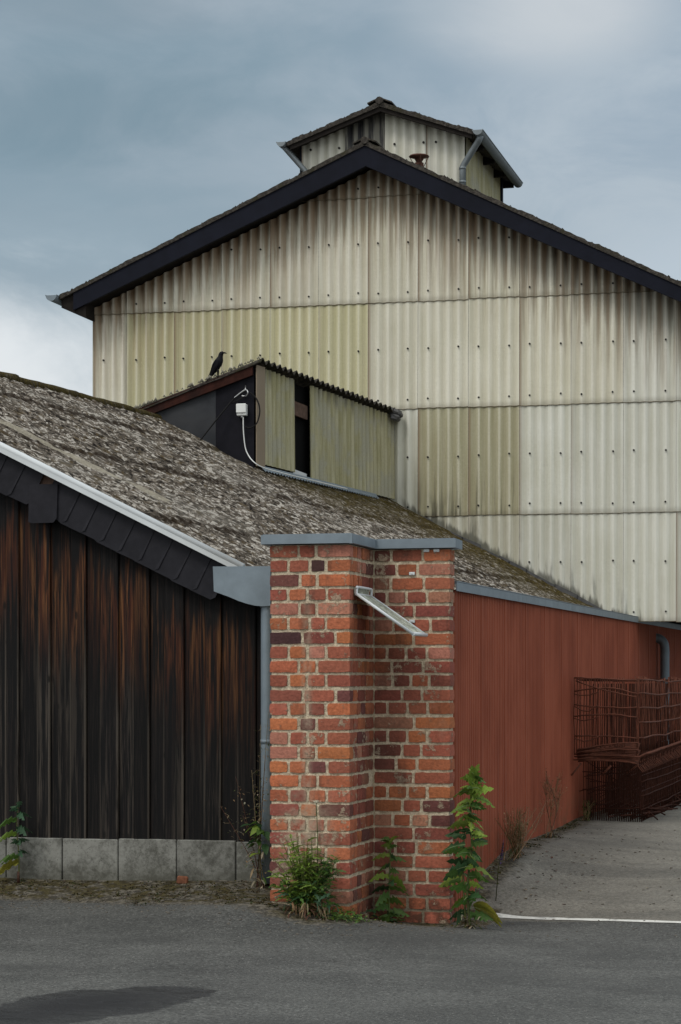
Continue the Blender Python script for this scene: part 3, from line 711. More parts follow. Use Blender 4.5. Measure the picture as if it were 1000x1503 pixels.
# far slope and ridge
b = MB()
def rf2(i, j):
    Y = Y0 + (Y1 - Y0) * i / 40; xr = ridge_x(Y); X = xr - 4.4 * j / 6
    return (X, Y, RZ(xr, Y) - .5 * (xr - X)), (0, 0, .5, 0)
b.grid(rf2, 40, 6); b.build('roof', M['lichen_roof'], shed, recalc=False)
b = MB()
for k in range(10):
    ya, yb = 16.62 + k * 1.12, 16.62 + k * 1.12 + 1.16
    if yb > 27.95: break
    for q in range(8):
        pass
    P = []
    for q in range(9):
        Y = ya + (yb - ya) * q / 8; xr = ridge_x(Y); P.append((xr, Y, RZ(xr, Y) + .005 + .012 * noise.noise((Y * 4, 1, 1)) + .012 * q / 8))
    b.tube(P, [.058 + .008 * noise.noise((p[1] * 6, 2, 2)) for p in P], 9)
b.build('ridge_cap', M['lichen_roof'], shed)
# roof body under the sheets, rear and side walls
b = MB()
def prism(Y):
    xr, xe = ridge_x(Y), eave_x(Y); return [(xe, Y, -.1), (xe, Y, 2.28), (xr, Y, RZ(xr, Y) - .09), (xr - 4.3, Y, RZ(xr, Y) - 2.24), (xr - 4.3, Y, -.1)]
i0 = [b.vert(p) for p in prism(16.86)]; i1 = [b.vert(p) for p in prism(27.9)]
b.face(i0); b.face(i1[::-1])
for k in range(5): b.face((i0[k], i1[k], i1[(k + 1) % 5], i0[(k + 1) % 5]))
b.build('inner_wall', M['dark_void'], shed)
# plank gable wall: boards and cover boards
b = MB(); PY = 16.80; x = -9.6; k = 0; edges = []
seam_px = [28, 76, 126, 176, 222, 274, 324, 374]
sx_ = [at_y(p, 1000, PY).x for p in seam_px]; d0 = (sx_[-1] - sx_[0]) / 7
xs = [sx_[0] - d0 * q for q in range(11, 0, -1)] + sx_ + [sx_[-1] + d0 * .85]
xs = [q + rnd.uniform(-.018, .018) for q in xs]
for xa, xb in zip(xs, xs[1:]):
    mid = xa + (xb - xa) * rnd.uniform(.42, .64)
    for (u0, u1, raise_) in ((xa, mid, 0.), (mid, xb, .024)):
        r_ = rnd.random(); y_ = PY - raise_ - rnd.uniform(0, .004)
        ztop0, ztop1 = RZ(u0, PY) - .06, RZ(u1, PY) - .06
        if u0 < ridge_x(PY): continue
        zb_ = .44 + rnd.uniform(-.008, .006); NZ = 14
        def bf(i, j, u0=u0, u1=u1, y_=y_, r_=r_, zb_=zb_):
            fr = (0, 0, .06, .5, .94, 1, 1)[i]; yy = y_ + (.03, .004, 0, .0, 0, .004, .03)[i]
            X = u0 + .0015 + (u1 - u0 - .003) * fr; zt = RZ(X, PY) - .05; z = zb_ + (zt - zb_) * j / NZ
            return (X, yy + .002 * noise.noise((X * 3, z * 1.2, r_ * 9)), z), (r_, zt - z, fr, 1)
        b.grid(bf, 6, NZ, 0, False)
b.build('plank_wall', M['charred_wood'], shed, recalc=False)
# concrete plinth blocks
jx = [at_y(p, 1260, 16.78).x for p in (10, 92, 174, 260, 347)]; d_ = jx[2] - jx[1]
jx = [jx[0] - d_ * 3, jx[0] - d_ * 2, jx[0] - d_] + jx + [jx[-1] + d_ * .62]
pl = bpy.data.objects.new('plinth', None); C.objects.link(pl); pl.parent = shed; pl.location = Vector((-6, 16.8, .1)) - shed.location
for xa, xb in zip(jx, jx[1:]):
    b = MB(); n1_, n2_ = 8, 6; r_ = rnd.random()
    b.box((xa + .004, 16.765 + rnd.uniform(-.004, .004), -.05), (xb - .004, 16.99, .452 + rnd.uniform(-.004, .004)), 0, (r_, .6, 0, 1), .006)
    o = b.build('concrete_block', M['concrete'], pl)
# verge: white metal edging and slate fascia
vy = 16.63
A = Vector((-8.9, RZ(-8.9, PY))); B_ = Vector((-5.06, RZ(-5.06, PY)))
b = MB(); b.tube([(A.x, vy, A.y + .02), (B_.x, vy, B_.y + .02)], .030, 10)
b.slab([(A.x, vy - .028, A.y + .02), (B_.x, vy - .028, B_.y + .02), (B_.x, vy - .028, B_.y - .03), (A.x, vy - .028, A.y - .03)], .006, (0, 1, 0))
b.build('verge_trim', M['white_trim'], shed)
dv = (B_ - A).normalized(); nv = Vector((-dv.y, dv.x)); nv = nv if nv.y > 0 else -nv
b = MB(); k = 0
SW = .172
for q in range(26):
    s0 = (B_ - A).length - .12 - q * SW
    if s0 < .2: break
    L_, H_ = SW + .075, .325 + rnd.uniform(-.008, .008); tilt = rnd.uniform(-.03, .03); skew = .055
    broken = q == 9; gone = False
    if gone: continue
    pts = [(0, -.02), (-L_, -.02), (-L_, -H_ * .97), (-L_ + .03, -H_), (-.035, -H_ * .985), (-.004, -H_ * .88)]
    if broken: tilt = .44
    P = []
    ct, st = math.cos(tilt), math.sin(tilt)
    for (u, v) in pts:
        u2, v2 = u * ct - v * st, u * st + v * ct
        if broken: u2 -= .035; v2 -= .035
        p = A + dv * (s0 + u2) + nv * v2
        P.append(Vector((p.x, vy + .050 - q % 2 * .0 - (.012 if broken else 0), p.y)))
    for t_, p in enumerate(P): p.y += .010 * (0 if t_ in (0, 5) else 1) * 1 - .0007 * q
    b.slab(P, .007, (0, 1, 0))
b.build('slate_fascia', M['slate'], shed)
b = MB(); b.slab([(A.x, vy + .075, A.y - .01), (B_.x, vy + .075, B_.y - .01), (B_.x, vy + .075, B_.y - .16), (A.x, vy + .075, A.y - .16)], .03, (0, 1, 0)); b.build('verge_board', M['old_wood'], shed)
# zinc end plate of the box gutter with its downpipe
def polyplate(pxs, Y, t, name, m, parent):
    b = MB(); b.slab([at_y(x, y, Y) for x, y in pxs], t, (0, 1, 0)); return b.build(name, m, parent)
polyplate([(312.5, 831.5), (397, 831), (397, 889), (386, 890), (374, 889), (362, 886), (350, 882), (336, 876), (314, 868)], 16.60, .012, 'gutter_end_plate', M['zinc'], shed)
b = MB(); p0 = at_y(392, 870, 16.70); xq = p0.x
b.slab([(at_y(314, 832, 16.62).x, 16.615, 2.585), (xq + .1, 16.615, 2.585), (xq + .1, 16.615, 2.34), (at_y(340, 832, 16.62).x, 16.615, 2.40)], .9, (.12, 1, 0)); b.build('box_gutter', M['zinc_pipe'], shed)
b = MB(); xp = at_y(392.5, 1000, 16.67).x
b.tube([(xp + .05, 16.68, 2.50), (xp + .035, 16.68, 2.46), (xp + .01, 16.675, 2.40), (xp, 16.67, 2.33), (xp, 16.67, .9), (xp, 16.67, .14)], .050, 14)
for z in (2.30, 1.25): b.tube([(xp, 16.67, z), (xp, 16.67, z - .03)], .056, 14)
b.build('downpipe', M['zinc'], shed)

# ---- dormer of the shed
dor = bpy.data.objects.new('dormer', None); C.objects.link(dor); dor.parent = shed; dor.location = Vector((-7.15, 23.96, 4)) - shed.location
DY = 23.96
ctop = lambda X: 4.735 + (X + 8.631) * (5.237 - 4.735) / (8.631 - 7.188)
SX = lambda Y: -7.150 + (Y - DY) * .158                        # side wall line
STOP = lambda Y: 5.215 - (Y - DY) * .030
xm = at_y(317, 650, DY).x
for (xa, xb, mn, of) in ((-8.62, xm, 'grey_panel', .004), (xm, -7.165, 'black_panel', 0)):
    b = MB(); b.slab([(xa, DY - of, RZ(xa, DY) - .15), (xb, DY - of, RZ(xb, DY) - .15), (xb, DY - of, ctop(xb) - .06), (xa, DY - of, ctop(xa) - .06)], .04, (0, 1, 0)); b.build('front_panel', M[mn], dor)
b = MB(); b.slab([(-8.66, DY - .05, ctop(-8.66) - .01), (-7.17, DY - .05, ctop(-7.17) - .02), (-7.17, DY - .05, ctop(-7.17) - .145), (-8.45, DY - .05, ctop(-8.45) - .13), (-8.66, DY - .05, ctop(-8.66) - .06)], .04, (0, 1, 0)); b.build('verge_beam', M['beam_wood'], dor)
# corrugated side: two panels, an open slot between them
def dside(ya, yb, zoff, name):
    b = MB(); P_ = .118; n = max(8, int((yb - ya) / P_ * 8))
    def fn(i, j):
        Y = ya + (yb - ya) * i / n; c = math.cos(2 * math.pi * (Y - ya) / P_); X = SX(Y)
        zb_ = RZ(X, Y) + zoff + .05; zt = STOP(Y); z = zb_ + (zt - zb_) * j / 6
        return (X + .017 * c + .01 * (1 - j / 6), Y, z), (i / n, j / 6, .5 + .5 * c, 1)
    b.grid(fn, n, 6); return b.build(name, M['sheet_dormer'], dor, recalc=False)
def yof(px):                                                    # depth at which a sight line meets the side wall
    lo, hi = DY, 28.
    for _ in range(40):
        m_ = (lo + hi) / 2; X = SX(m_); r = (X * CA + m_ * SA) / (-X * SA + m_ * CA) * F + 500
        if r < px: lo = m_
        else: hi = m_
    return lo
ys1, ys2 = yof(433), yof(453)
dside(DY + .02, ys1, .03, 'side_panel'); dside(ys2, 27.98, .0, 'side_panel')
b = MB(); b.slab([(SX(DY) + .012, DY - .015, RZ(SX(DY), DY) + .04), (SX(DY) + .012, DY - .015, STOP(DY)), (SX(DY + .16) + .03, DY + .16, STOP(DY + .16)), (SX(DY + .16) + .03, DY + .16, RZ(SX(DY + .16), DY + .16) + .05)], .012, (1, 0, 0)); b.build('corner_trim', M['sheet_grey'], dor)
b = MB(); b.quad((SX(DY) - .06, DY + .05, 3.6), (SX(28) - .06, 27.95, 3.4), (SX(28) - .06, 27.95, 5.08), (SX(DY) - .06, DY + .05, 5.18)); b.build('back_lining', M['dark_void'], dor, recalc=False)
b = MB(); zq = RZ(SX(ys1), ys1); b.slab([(SX(ys1) - .04, ys1 + .01, 4.78), (SX(ys2) - .04, ys2 - .01, 4.76), (SX(ys2) - .04, ys2 - .01, 4.92), (SX(ys1) - .04, ys1 + .01, 4.94)], .03, (1, 0, 0)); b.build('rail', M['old_wood'], dor)
b = MB(); b.slab([(SX(ys1) - .05, ys1, RZ(SX(ys1), ys1) - .02), (SX(ys2) - .05, ys2, RZ(SX(ys2), ys2) - .02), (SX(ys2) - .05, ys2, RZ(SX(ys2), ys2) + .10), (SX(ys1) - .05, ys1, RZ(SX(ys1), ys1) + .12)], .03, (1, 0, 0)); b.build('sill', M['white_trim'], dor)
b = MB(); n = 300                                              # pleated zinc apron at the foot
def ap(i, j):
    Y = DY + .05 + (27.3 - DY) * i / n; X = SX(Y) + .03 + .055 * j / 3; c = math.cos(2 * math.pi * Y / .075)
    return (X, Y, RZ(X, Y) + (.07, .05, .042, .036)[j] + .010 * c * (j > 0)), (0, 0, 0, 1)
b.grid(ap, n, 3); b.build('apron_flashing', M['zinc'], dor, recalc=False)
b = MB(); n = int(4.15 / .148 * 8)                              # dormer roof, corrugated along its slope
def dr(i, j):
    Y = DY - .07 + (28 - DY + .06) * i / n; c = math.cos(2 * math.pi * Y / .148); k = max(0, Y - DY)
    xa, za = -8.70 + k * .19, 4.70; xb, zb_ = SX(Y) + .085, STOP(Y) + .055
    s = j / 10; return (xa + (xb - xa) * s, Y, za + (zb_ - za) * s + .026 * c + .008 * noise.noise((Y * 11, s * 14, 3))), (0, 0, 0, 1)
T = b.grid(dr, n, 10)
B2 = b.grid(lambda i, j: ((Vector(b.v[T[i][j]]) - Vector((0, 0, .014)))[:], (0, 0, 0, 1)), n, 10)
for i in range(n): b.face((T[i][10], T[i + 1][10], B2[i + 1][10], B2[i][10]))
for j in range(10): b.face((T[0][j], B2[0][j], B2[0][j + 1], T[0][j + 1]))
b.build('dormer_roof', M['roof_moss'], dor, recalc=False)
b = MB()                                                        # lichen cushions along its verge
for _ in range(70):
    s = rnd.random(); X = -8.70 + s * 1.62; Z = 4.70 + (STOP(DY) + .055 - 4.70) * s + .02; r = rnd.uniform(.008, .02)
    b.tube([(X - r, DY - .06, Z - r), (X, DY - .06, Z + r * .6), (X + r, DY - .05, Z - r)], [r * .4, r, r * .3], 5)
tag(b.build('lichen_edge', plain('lichen_pale', (.22, .21, .17), .95, 0, .5, 30, .4).m, dor), None, None, None, 'stuff')
b = MB(); lx, ly, lz = SX(27.9) + .06, 27.85, 5.11               # crumpled lead saddle where it meets the barn
M_ = Matrix.Rotation(.32, 4, 'Y'); M_.translation = (lx, ly, lz)
b.box((-.11, -.08, -.04), (.10, .08, .06), 0, bev=.035, M=M_, jit=.018); b.box((-.03, -.08, -.09), (.09, .05, -.02), 0, bev=.022, M=M_, jit=.014)
b.build('lead_saddle', M['lead'], dor)
# lead soakers where the shed roof meets the barn
b = MB(); Y = 27.93; X = -6.25
while X < -3.95:
    L = rnd.uniform(.22, .42); z0, z1 = RZ(X, Y), RZ(X + L, Y)
    b.slab([(X, Y, z0 - .02), (X + L, Y, z1 - .02), (X + L, Y, z1 + .026 + rnd.uniform(0, .03)), (X, Y, z0 + .018 + rnd.uniform(0, .03))], .008, (0, 1, 0)); X += L * .97
b.build('abutment_flashing', M['lead'], shed)

# ------------------------------------------------------------------ small things on the dormer
c0 = at_y(356, 602, DY - .03)
jb = thing('junction_box', 'small white plastic junction box on the black dormer front', 'box', c0)
b = MB(); b.box(c0 + Vector((-.055, -.045, -.065)), c0 + Vector((.055, .025, .065)), 0, bev=.008); b.build('housing', M['white_plastic'], jb)
b = MB(); b.box(c0 + Vector((-.057, -.062, -.035)), c0 + Vector((.057, -.044, .067)), 0, bev=.006); b.build('lid', M['white_plastic'], jb)
b = MB(); b.tube([c0 + Vector((0, -.02, -.06)), c0 + Vector((0, -.02, -.09))], .014, 8); b.build('cable_gland', M['steel'], jb)
def curve(P, n=10):
    P = [Vector(p) for p in P]; out = []
    for i in range(len(P) - 1):
        a, b_, c, d = P[max(i - 1, 0)], P[i], P[i + 1], P[min(i + 2, len(P) - 1)]
        for k in range(n):
            t = k / n; out.append(.5 * ((2 * b_) + (c - a) * t + (2 * a - 5 * b_ + 4 * c - d) * t * t + (3 * b_ - a - 3 * c + d) * t ** 3))
    return out + [P[-1]]
b = MB(); Yc = DY - .05
P = [at_y(357, 612, Yc), at_y(358, 640, Yc), at_y(363, 665, Yc)] + [Vector((SX(DY) + .06, DY - .06, RZ(SX(DY) + .06, DY) + .07))] + [Vector((SX(y) + .13, y, RZ(SX(y) + .13, y) + .07)) for y in (24.4, 25.2, 26.2)]
b.tube(curve(P), .0065, 8); tag(b.build('white_cable', M['white_plastic']), 'white cable hanging from the junction box down to the roof', 'cable')
b = MB(); b.tube(curve([at_y(361, 574, Yc), at_y(345, 584, Yc), at_y(325, 607, Yc - .05), at_y(291, 650, Yc - .15)]), .009, 6); b.tube(curve([at_y(362, 580, Yc), at_y(348, 588, Yc), at_y(340, 592, Yc)]), .008, 6)
w1 = b.build('stay_cable', M['black_cable']); tag(w1, 'thin black stay cable slanting across the dormer front from a steel hook', 'cable')
b = MB(); b.tube(curve([at_y(344, 584, Yc), at_y(354, 576, Yc), at_y(361, 572, Yc), at_y(364, 576, Yc - .02), at_y(361, 581, Yc), at_y(355, 581, Yc)]), .008, 8); b.tube([at_y(360.5, 573, Yc), at_y(360.5, 566, DY)], .007, 6)
b.build('hook', M['steel'], w1)
b = MB(); b.tube(curve([at_y(367, 576, Yc), at_y(377, 586, Yc), at_y(381.5, 603, Yc), at_y(377, 621, Yc), at_y(367, 628, Yc), at_y(360, 626, Yc)]), .008, 8)
tag(b.build('cable_loop', M['black_cable']), 'black cable bowed in a loop round the dormer corner', 'cable')
# the crow
X0 = at_y(318, 548, DY - .02).x; s_ = (X0 + 8.70) / 1.62; ZC = 4.70 + (STOP(DY) + .055 - 4.70) * s_ + .035
crow = thing('crow', 'black crow perched on the dormer verge facing right', 'bird', (X0, DY, ZC))
b = MB(); PR = [(u_ * .78, v_, z_ * 1.04, r_ * .96) for u_, v_, z_, r_ in [(-.125, 0, -.045, .006), (-.10, 0, -.015, .016), (-.06, 0, .035, .034), (-.02, 0, .085, .050), (.015, 0, .125, .052), (.04, 0, .16, .043), (.05, 0, .190, .030), (.056, 0, .212, .028), (.068, 0, .226, .027), (.086, 0, .232, .019), (.100, 0, .231, .009)]]
b.tube([(X0 + p[0], DY, ZC + p[1] + p[2]) for p in PR], [p[3] for p in PR], 14); b.build('body', M['feather'], crow)
b = MB(); b.tube([(X0 + .072, DY, ZC + .241), (X0 + .092, DY, ZC + .240), (X0 + .114, DY, ZC + .233)], [.011, .008, .002], 8); b.build('beak', M['black_cable'], crow)
for sg in (-1, 1):
    b = MB(); pts = [(.035, .155), (.0, .16), (-.05, .10), (-.10, .02), (-.135, -.045), (-.105, -.03), (-.05, .02), (.0, .06), (.03, .105)]
    b.slab([(X0 + u * .8, DY + sg * (.046 - .03 * (v < .05)), ZC + v) for u, v in pts], .008 * sg, (0, 1, 0)); b.build('wing', M['feather'], crow)
    b = MB(); b.tube([(X0 + .002, DY + sg * .02, ZC + .06), (X0 + .012, DY + sg * .022, ZC + .025), (X0 + .008, DY + sg * .022, ZC - .028)], [.014, .007, .005], 7)
    for a in (-.4, 0, .4): b.tube([(X0 + .008, DY + sg * .022, ZC - .028), (X0 + .038, DY + sg * .022 + a * .03, ZC - .026)], .004, 5)
    b.build('leg', M['black_cable'], crow)
b = MB(); b.slab([(X0 - .068, DY - .018, ZC + .005), (X0 - .130, DY - .026, ZC - .082), (X0 - .120, DY + .026, ZC - .092), (X0 - .058, DY + .018, ZC - .01)], .010, (.7, 0, .7)); b.build('tail', M['feather'], crow)

# ------------------------------------------------------------------ the red metal wall
red = thing('metal_wall', 'long brick red ribbed metal wall running back from the pillar under grey flashing', 'wall', (-3.43, 17, .1))
RX = -3.43; b = MB(); RP = .075; ya, yb = 16.68, 40.0; n = int((yb - ya) / RP)
rows = 4
prof = ((0, 0), (.46, 0), (.58, .020), (.88, .020))
YS = []
for k in range(n):
    for u, d in prof: YS.append((ya + (k + u) * RP, d if k % 14 else d + (.006 if u > .5 else -.002)))
def rw(i, j):
    Y, d = YS[i]; z = -.12 + (2.395 + .004 * (Y - 16.68) + .12) * j / rows
    return (RX + d + .006 * noise.noise((Y * .5, z * .7, 3)), Y, z), (0, 0, 0, 1)
b.grid(rw, len(YS) - 1, rows, 0, False); b.build('cladding', M['red_metal'], red, recalc=False)
b = MB(); P = lambda y, dx, dz: (RX + dx, y, 2.395 + .004 * (y - 16.68) + dz)
for k in range(8):
    y0_, y1_ = 16.66 + k * 2.9, 16.66 + (k + 1) * 2.9 - .004
    for (c_, d_) in (((.045, -.005), (.045, .055)),):
        b.slab([P(y0_, .04, -.012), P(y1_, .04, -.012), P(y1_, .04, .055), P(y0_, .04, .055)], .008, (1, 0, 0))
    b.slab([P(y0_, -.16, .075), P(y1_, -.16, .075), P(y1_, .05, .058), P(y0_, .05, .058)], .006, (0, 0, 1))
b.build('eave_flashing', M['zinc'], red)
yp = at_x(973, 950, RX + .10).y; zt = at_x(965, 938, RX).z
b = MB(); b.tube(curve([(RX - .04, yp, zt + .015), (RX + .05, yp, zt), (RX + .115, yp, zt - .06), (RX + .13, yp, zt - .17), (RX + .13, yp, zt - .35), (RX + .13, yp, .9), (RX + .13, yp, .3)], 6), .062, 14); b.build('downpipe', M['zinc'], red)
# roof strip closing the wedge between wall head and shed roof
b = MB(); b.quad((RX - .02, 16.9, 2.33), (RX - .02, 28, 2.36), (eave_x(28) - .05, 28, 2.36), (eave_x(16.9) - .05, 16.9, 2.33)); b.build('valley_sheet', M['zinc_pipe'], shed, recalc=False)

# ------------------------------------------------------------------ the brick pillar
pil = thing('brick_pillar', 'stepped red brick gate pillar with grey metal coping in front of the shed', 'pillar', (-4.0, 16.2, 0))
PAL = [((.36, .118, .060), 7), ((.32, .105, .064), 8), ((.27, .086, .057), 6), ((.22, .070, .052), 4), ((.14, .056, .048), 1.3), ((.40, .135, .060), 4), ((.37, .165, .11), 4), ((.07, .036, .035), .2)]
PALX = [c for c, n in PAL for _ in range(int(n * 5))]
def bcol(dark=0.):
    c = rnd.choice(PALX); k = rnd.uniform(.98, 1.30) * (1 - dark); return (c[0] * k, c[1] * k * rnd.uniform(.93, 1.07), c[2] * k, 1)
CH = .1045; NCO = 27; ZB0 = 2.695 - NCO * CH; JT = .0205
X0f, X1f, X1r, Yf, Yr, Yb = -4.592, -3.987, -3.40, 15.754, 16.487, 16.665
bk = MB(); mo = MB()
def brick(lo, hi, c):
    """one brick: noisy arrises, subdivided visible faces"""
    lo, hi = Vector(lo), Vector(hi); nx = [max(1, int((hi[a] - lo[a]) / .028)) for a in range(3)]
    sd = rnd.random() * 50; ctr = (lo + hi) / 2; half = (hi - lo) / 2; tilt = [rnd.uniform(-.002, .002) for _ in range(3)]
    for ax, sg in ((1, -1), (0, 1), (2, 1), (2, -1), (0, -1)):
        u, v = [q for q in range(3) if q != ax]; nu, nv = nx[u], nx[v]
        def fn(i, j):
            p = Vector((0, 0, 0)); p[ax] = hi[ax] if sg > 0 else lo[ax]
            p[u] = lo[u] + (hi[u] - lo[u]) * i / nu; p[v] = lo[v] + (hi[v] - lo[v]) * j / nv
            d = p - ctr; e = sum(1 for q in range(3) if abs(abs(d[q]) - half[q]) < 1e-5)
            if e >= 2:
                for q in range(3):
                    if abs(abs(d[q]) - half[q]) < 1e-5: p[q] -= math.copysign(.0016 + (.002 if e == 3 else 0), d[q])
            k = noise.noise_vector(p * 24 + Vector((sd, 0, 0))) * .0055; 
            p += k
            p[1] += tilt[0] * d[0] * 2 + tilt[1] * d[2] * 3
            return p, c
        bk.grid(fn, nu, nv)
def course_widths(total, pat, first=None):
    """split a run into bricks with given ratio list, jittered"""
    w_ = [q * rnd.uniform(.95, 1.05) for q in pat]; k = (total - JT * (len(w_) - 1)) / sum(w_); return [q * k for q in w_]
for r in range(-1, NCO):
    zb_ = ZB0 + r * CH + JT / 2 + rnd.uniform(-.003, .003); zt_ = zb_ + CH - JT + rnd.uniform(-.003, .003)
    A_row = r % 2 == 0
    # front of the projecting block
    pat = ([1.9, 1.0, 2.15] if rnd.random() < .8 else [2.1, 2.0, .9]) if A_row else ([1.2, 1.1, 1.15, 1.55] if rnd.random() < .7 else [1.2, 1.3, .9, 1.6])
    dep = .105 if A_row else .215
    x = X0f; ww = course_widths(X1f - X0f, pat)
    for k, q in enumerate(ww):
        jy = rnd.uniform(-.003, .003)
        brick((x, Yf + jy, zb_), (x + q, Yf + (dep if k == len(ww) - 1 else .1) + jy, zt_), bcol()); x += q + JT
    # its side: from the corner brick back to the rear block
    y = Yf + dep + JT; rest = Yr - y
    pat = ([1, 1, 2, 1] if rnd.random() < .5 else [1, 2, 2]) if A_row else ([2, 1, 1] if rnd.random() < .5 else [1, 1, 2])
    for q in course_widths(rest, pat):
        jx = rnd.uniform(-.004, .004)
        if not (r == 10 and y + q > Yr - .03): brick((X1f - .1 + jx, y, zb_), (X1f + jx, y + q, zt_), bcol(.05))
        y += q + JT
    # rear block face
    pat = rnd.choice([[1.0, 1.9, 1.6], [1.6, 1.0, 1.7], [2.1, 1.9]] if A_row else [[.7, 1.0, 1.05, 1.3], [1.1, 1, 1, 1.2], [1.2, 1.1, 1.9]])
    x = X1f + .004; ww = course_widths(X1r - x, pat)
    for k, q in enumerate(ww):
        jy = rnd.uniform(-.003, .003)
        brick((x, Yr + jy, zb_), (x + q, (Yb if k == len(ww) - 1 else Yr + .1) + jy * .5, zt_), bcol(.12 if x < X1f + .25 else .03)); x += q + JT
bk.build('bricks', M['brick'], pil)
# mortar body, slightly behind the brick faces, rough
def mface(p, du, dv, nrm, lu, lv):
    nu, nv = max(1, int(lu / .022)), max(1, int(lv / .022)); p, du, dv, nrm = map(Vector, (p, du, dv, nrm))
    def fn(i, j):
        q = p + du * (lu * i / nu) + dv * (lv * j / nv)
        k = noise.noise(q * 34) * .0065 + noise.noise(q * 90) * .004 if 0 < i < nu and 0 < j < nv else 0
        return q + nrm * k, (0, 0, 0, 1)
    mo.grid(fn, nu, nv, 0, False)
e = .0115; H_ = 2.692 + .4
mface((X0f + e, Yf + e, -.4), (1, 0, 0), (0, 0, 1), (0, -1, 0), X1f - X0f - 2 * e, H_)
mface((X1f - e, Yf + e, -.4), (0, 1, 0), (0, 0, 1), (1, 0, 0), Yr - Yf, H_)
mface((X1f - e, Yr + e, -.4), (1, 0, 0), (0, 0, 1), (0, -1, 0), X1r - X1f, H_)
mface((X1r - e, Yr + e, -.4), (0, 1, 0), (0, 0, 1), (1, 0, 0), Yb - Yr - 2 * e, H_)
mface((X0f + e, Yf + e, -.4), (0, 1, 0), (0, 0, 1), (-1, 0, 0), Yb - Yf - 2 * e, H_)
mface((X0f + e, Yb - e, -.4), (1, 0, 0), (0, 0, 1), (0, 1, 0), X1r - X0f - 2 * e, H_)
mo.build('mortar', M['mortar'], pil, recalc=False)
# L-shaped metal coping with a drip edge and lapped joints
b = MB(); o_ = .052
Lp = [(X0f - o_, Yf - o_), (X1f + o_ - .02, Yf - o_), (X1f + o_ - .02, Yr - o_), (X1r + o_, Yr - o_), (X1r + o_, Yb + .03), (X0f - o_, Yb + .03)]
b.slab([(x, y, 2.697) for x, y in Lp], .066, (0, 0, 1))
inn = [(x + (.012 if x < -4.3 else -.012), y + (.012 if y < 16.6 else -.012)) for x, y in Lp]
b.slab([(x, y, 2.7635) for x, y in inn], .005, (0, 0, 1))
for (x, y, dx, dy) in ((X1f + .02, Yf - o_, .012, .004), (X1f + o_ - .02, Yr - o_ + .0, .004, .012)): b.box((x - dx, y - dy - .002, 2.694), (x + dx, y + dy, 2.766))
b.build('coping', M['zinc'], pil)
# small fixings left in the brick face
for (px, py) in ((605, 842), (605, 912), (626, 808), (641, 808)):
    p = at_y(px, py, Yr - .008); b = MB()
    b.box(p + Vector((-.022, -.008, -.012)), p + Vector((.022, .006, .012)), 0, bev=.003); b.tube([p + Vector((0, -.016, 0)), p + Vector((0, 0, 0))], .006, 6)
    b.build('wall_bracket', M['white_trim'], pil)

# tilted panel hung off the pillar's side
t0 = Vector((X1f + .03, 15.82, 2.318))
sg = thing('metal_panel', 'white rimmed weathered metal panel tilted down from the side of the brick pillar', 'panel', t0)
def panelmat():
    t = mat('panel_face', .5, 0., .4)
    n = t.noise(t.pos, 9, 5, .7, .5); n2 = t.noise(t.pos, 30, 4, .7)
    c = t.mix(t.ss(n, .40, .6), (.26, .29, .235), (.52, .56, .47)); c = t.mix(t.ss(n2, .54, .62), c, (.05, .055, .045))
    t.base(c); M['panel_face'] = t.m
panelmat()
E0, E1 = at_y(517.5, 879, 15.86), at_x(544, 879, X1f + .02)
yA, yB_ = 15.84, E1.y
down = Vector((.42, 0, -.292)); ext = down
a0_, b0_ = Vector((X1f + .02, yA, 2.325)), Vector((X1f + .02, yB_, 2.325)); nrm = Vector((.292, 0, .42)).normalized()
b = MB(); b.slab([a0_, b0_, b0_ + ext, a0_ + ext], .012, nrm); b.build('plate', M['panel_face'], sg)
b = MB()
def rim(p, q, r=.013): b.tube([p, q], r, 8)
aa, bb, cc_, dd_ = a0_ + nrm * .012, b0_ + nrm * .012, b0_ + ext + nrm * .012, a0_ + ext + nrm * .012
rim(aa, bb, .007); rim(bb, cc_, .007); rim(aa, dd_, .010); rim(dd_, cc_, .014); b.build('rim', M['white_trim'], sg)
b = MB()                                                        # upright hoop of the wall flange
b.tube(curve([(X1f + .025, yA + .005, 2.325), (X1f + .028, yA + .01, 2.372), (X1f + .028, yA + .04, 2.385), (X1f + .028, yB_ - .04, 2.385), (X1f + .028, yB_ - .005, 2.372), (X1f + .025, yB_, 2.325)], 6), .010, 8)
b.build('flange', M['white_trim'], sg)
b = MB(); b.box((X1f + .004, yA + .02, 2.325), (X1f + .014, yB_ - .02, 2.38)); b.build('back_plate', M['panel_face'], sg)

# ------------------------------------------------------------------ rebar cages by the red wall
def bent(p, q, sag, n=8, wob=.01):
    p, q = Vector(p), Vector(q); out = []
    for i in range(n + 1):
        t = i / n; r = p.lerp(q, t); r.z += sag * math.sin(math.pi * t) + rnd.uniform(-wob, wob) * .5 * (0 < i < n); r.x += rnd.uniform(-wob, wob) * (0 < i < n); out.append(r)
    return out
CX0, CX1, CY0, CY1 = -3.37, at_y(935, 1000, 22.55).x, 22.55, 30.5
cz0, cz1 = at_y(845, 1113, CY0).z, at_y(845, 995, CY0).z
cage = thing('rebar_cage', 'rusty upper bundle of bent steel reinforcement mesh against the red wall', 'steel mesh', (CX0, CY0, .9))
b = MB(); nb = 27                                               # front hoop face
for k in range(nb):
    x = CX0 + (CX1 - CX0) * k / (nb - 1)
    if .80 < k / nb < .93: continue
    b.tube(bent((x, CY0 + rnd.uniform(-.03, .03), cz0 + .03), (x + rnd.uniform(-.008, .008), CY0, cz1), 0, 4, .006), .0052, 5)
b.build('front_bars', M['rust'], cage)
b = MB()
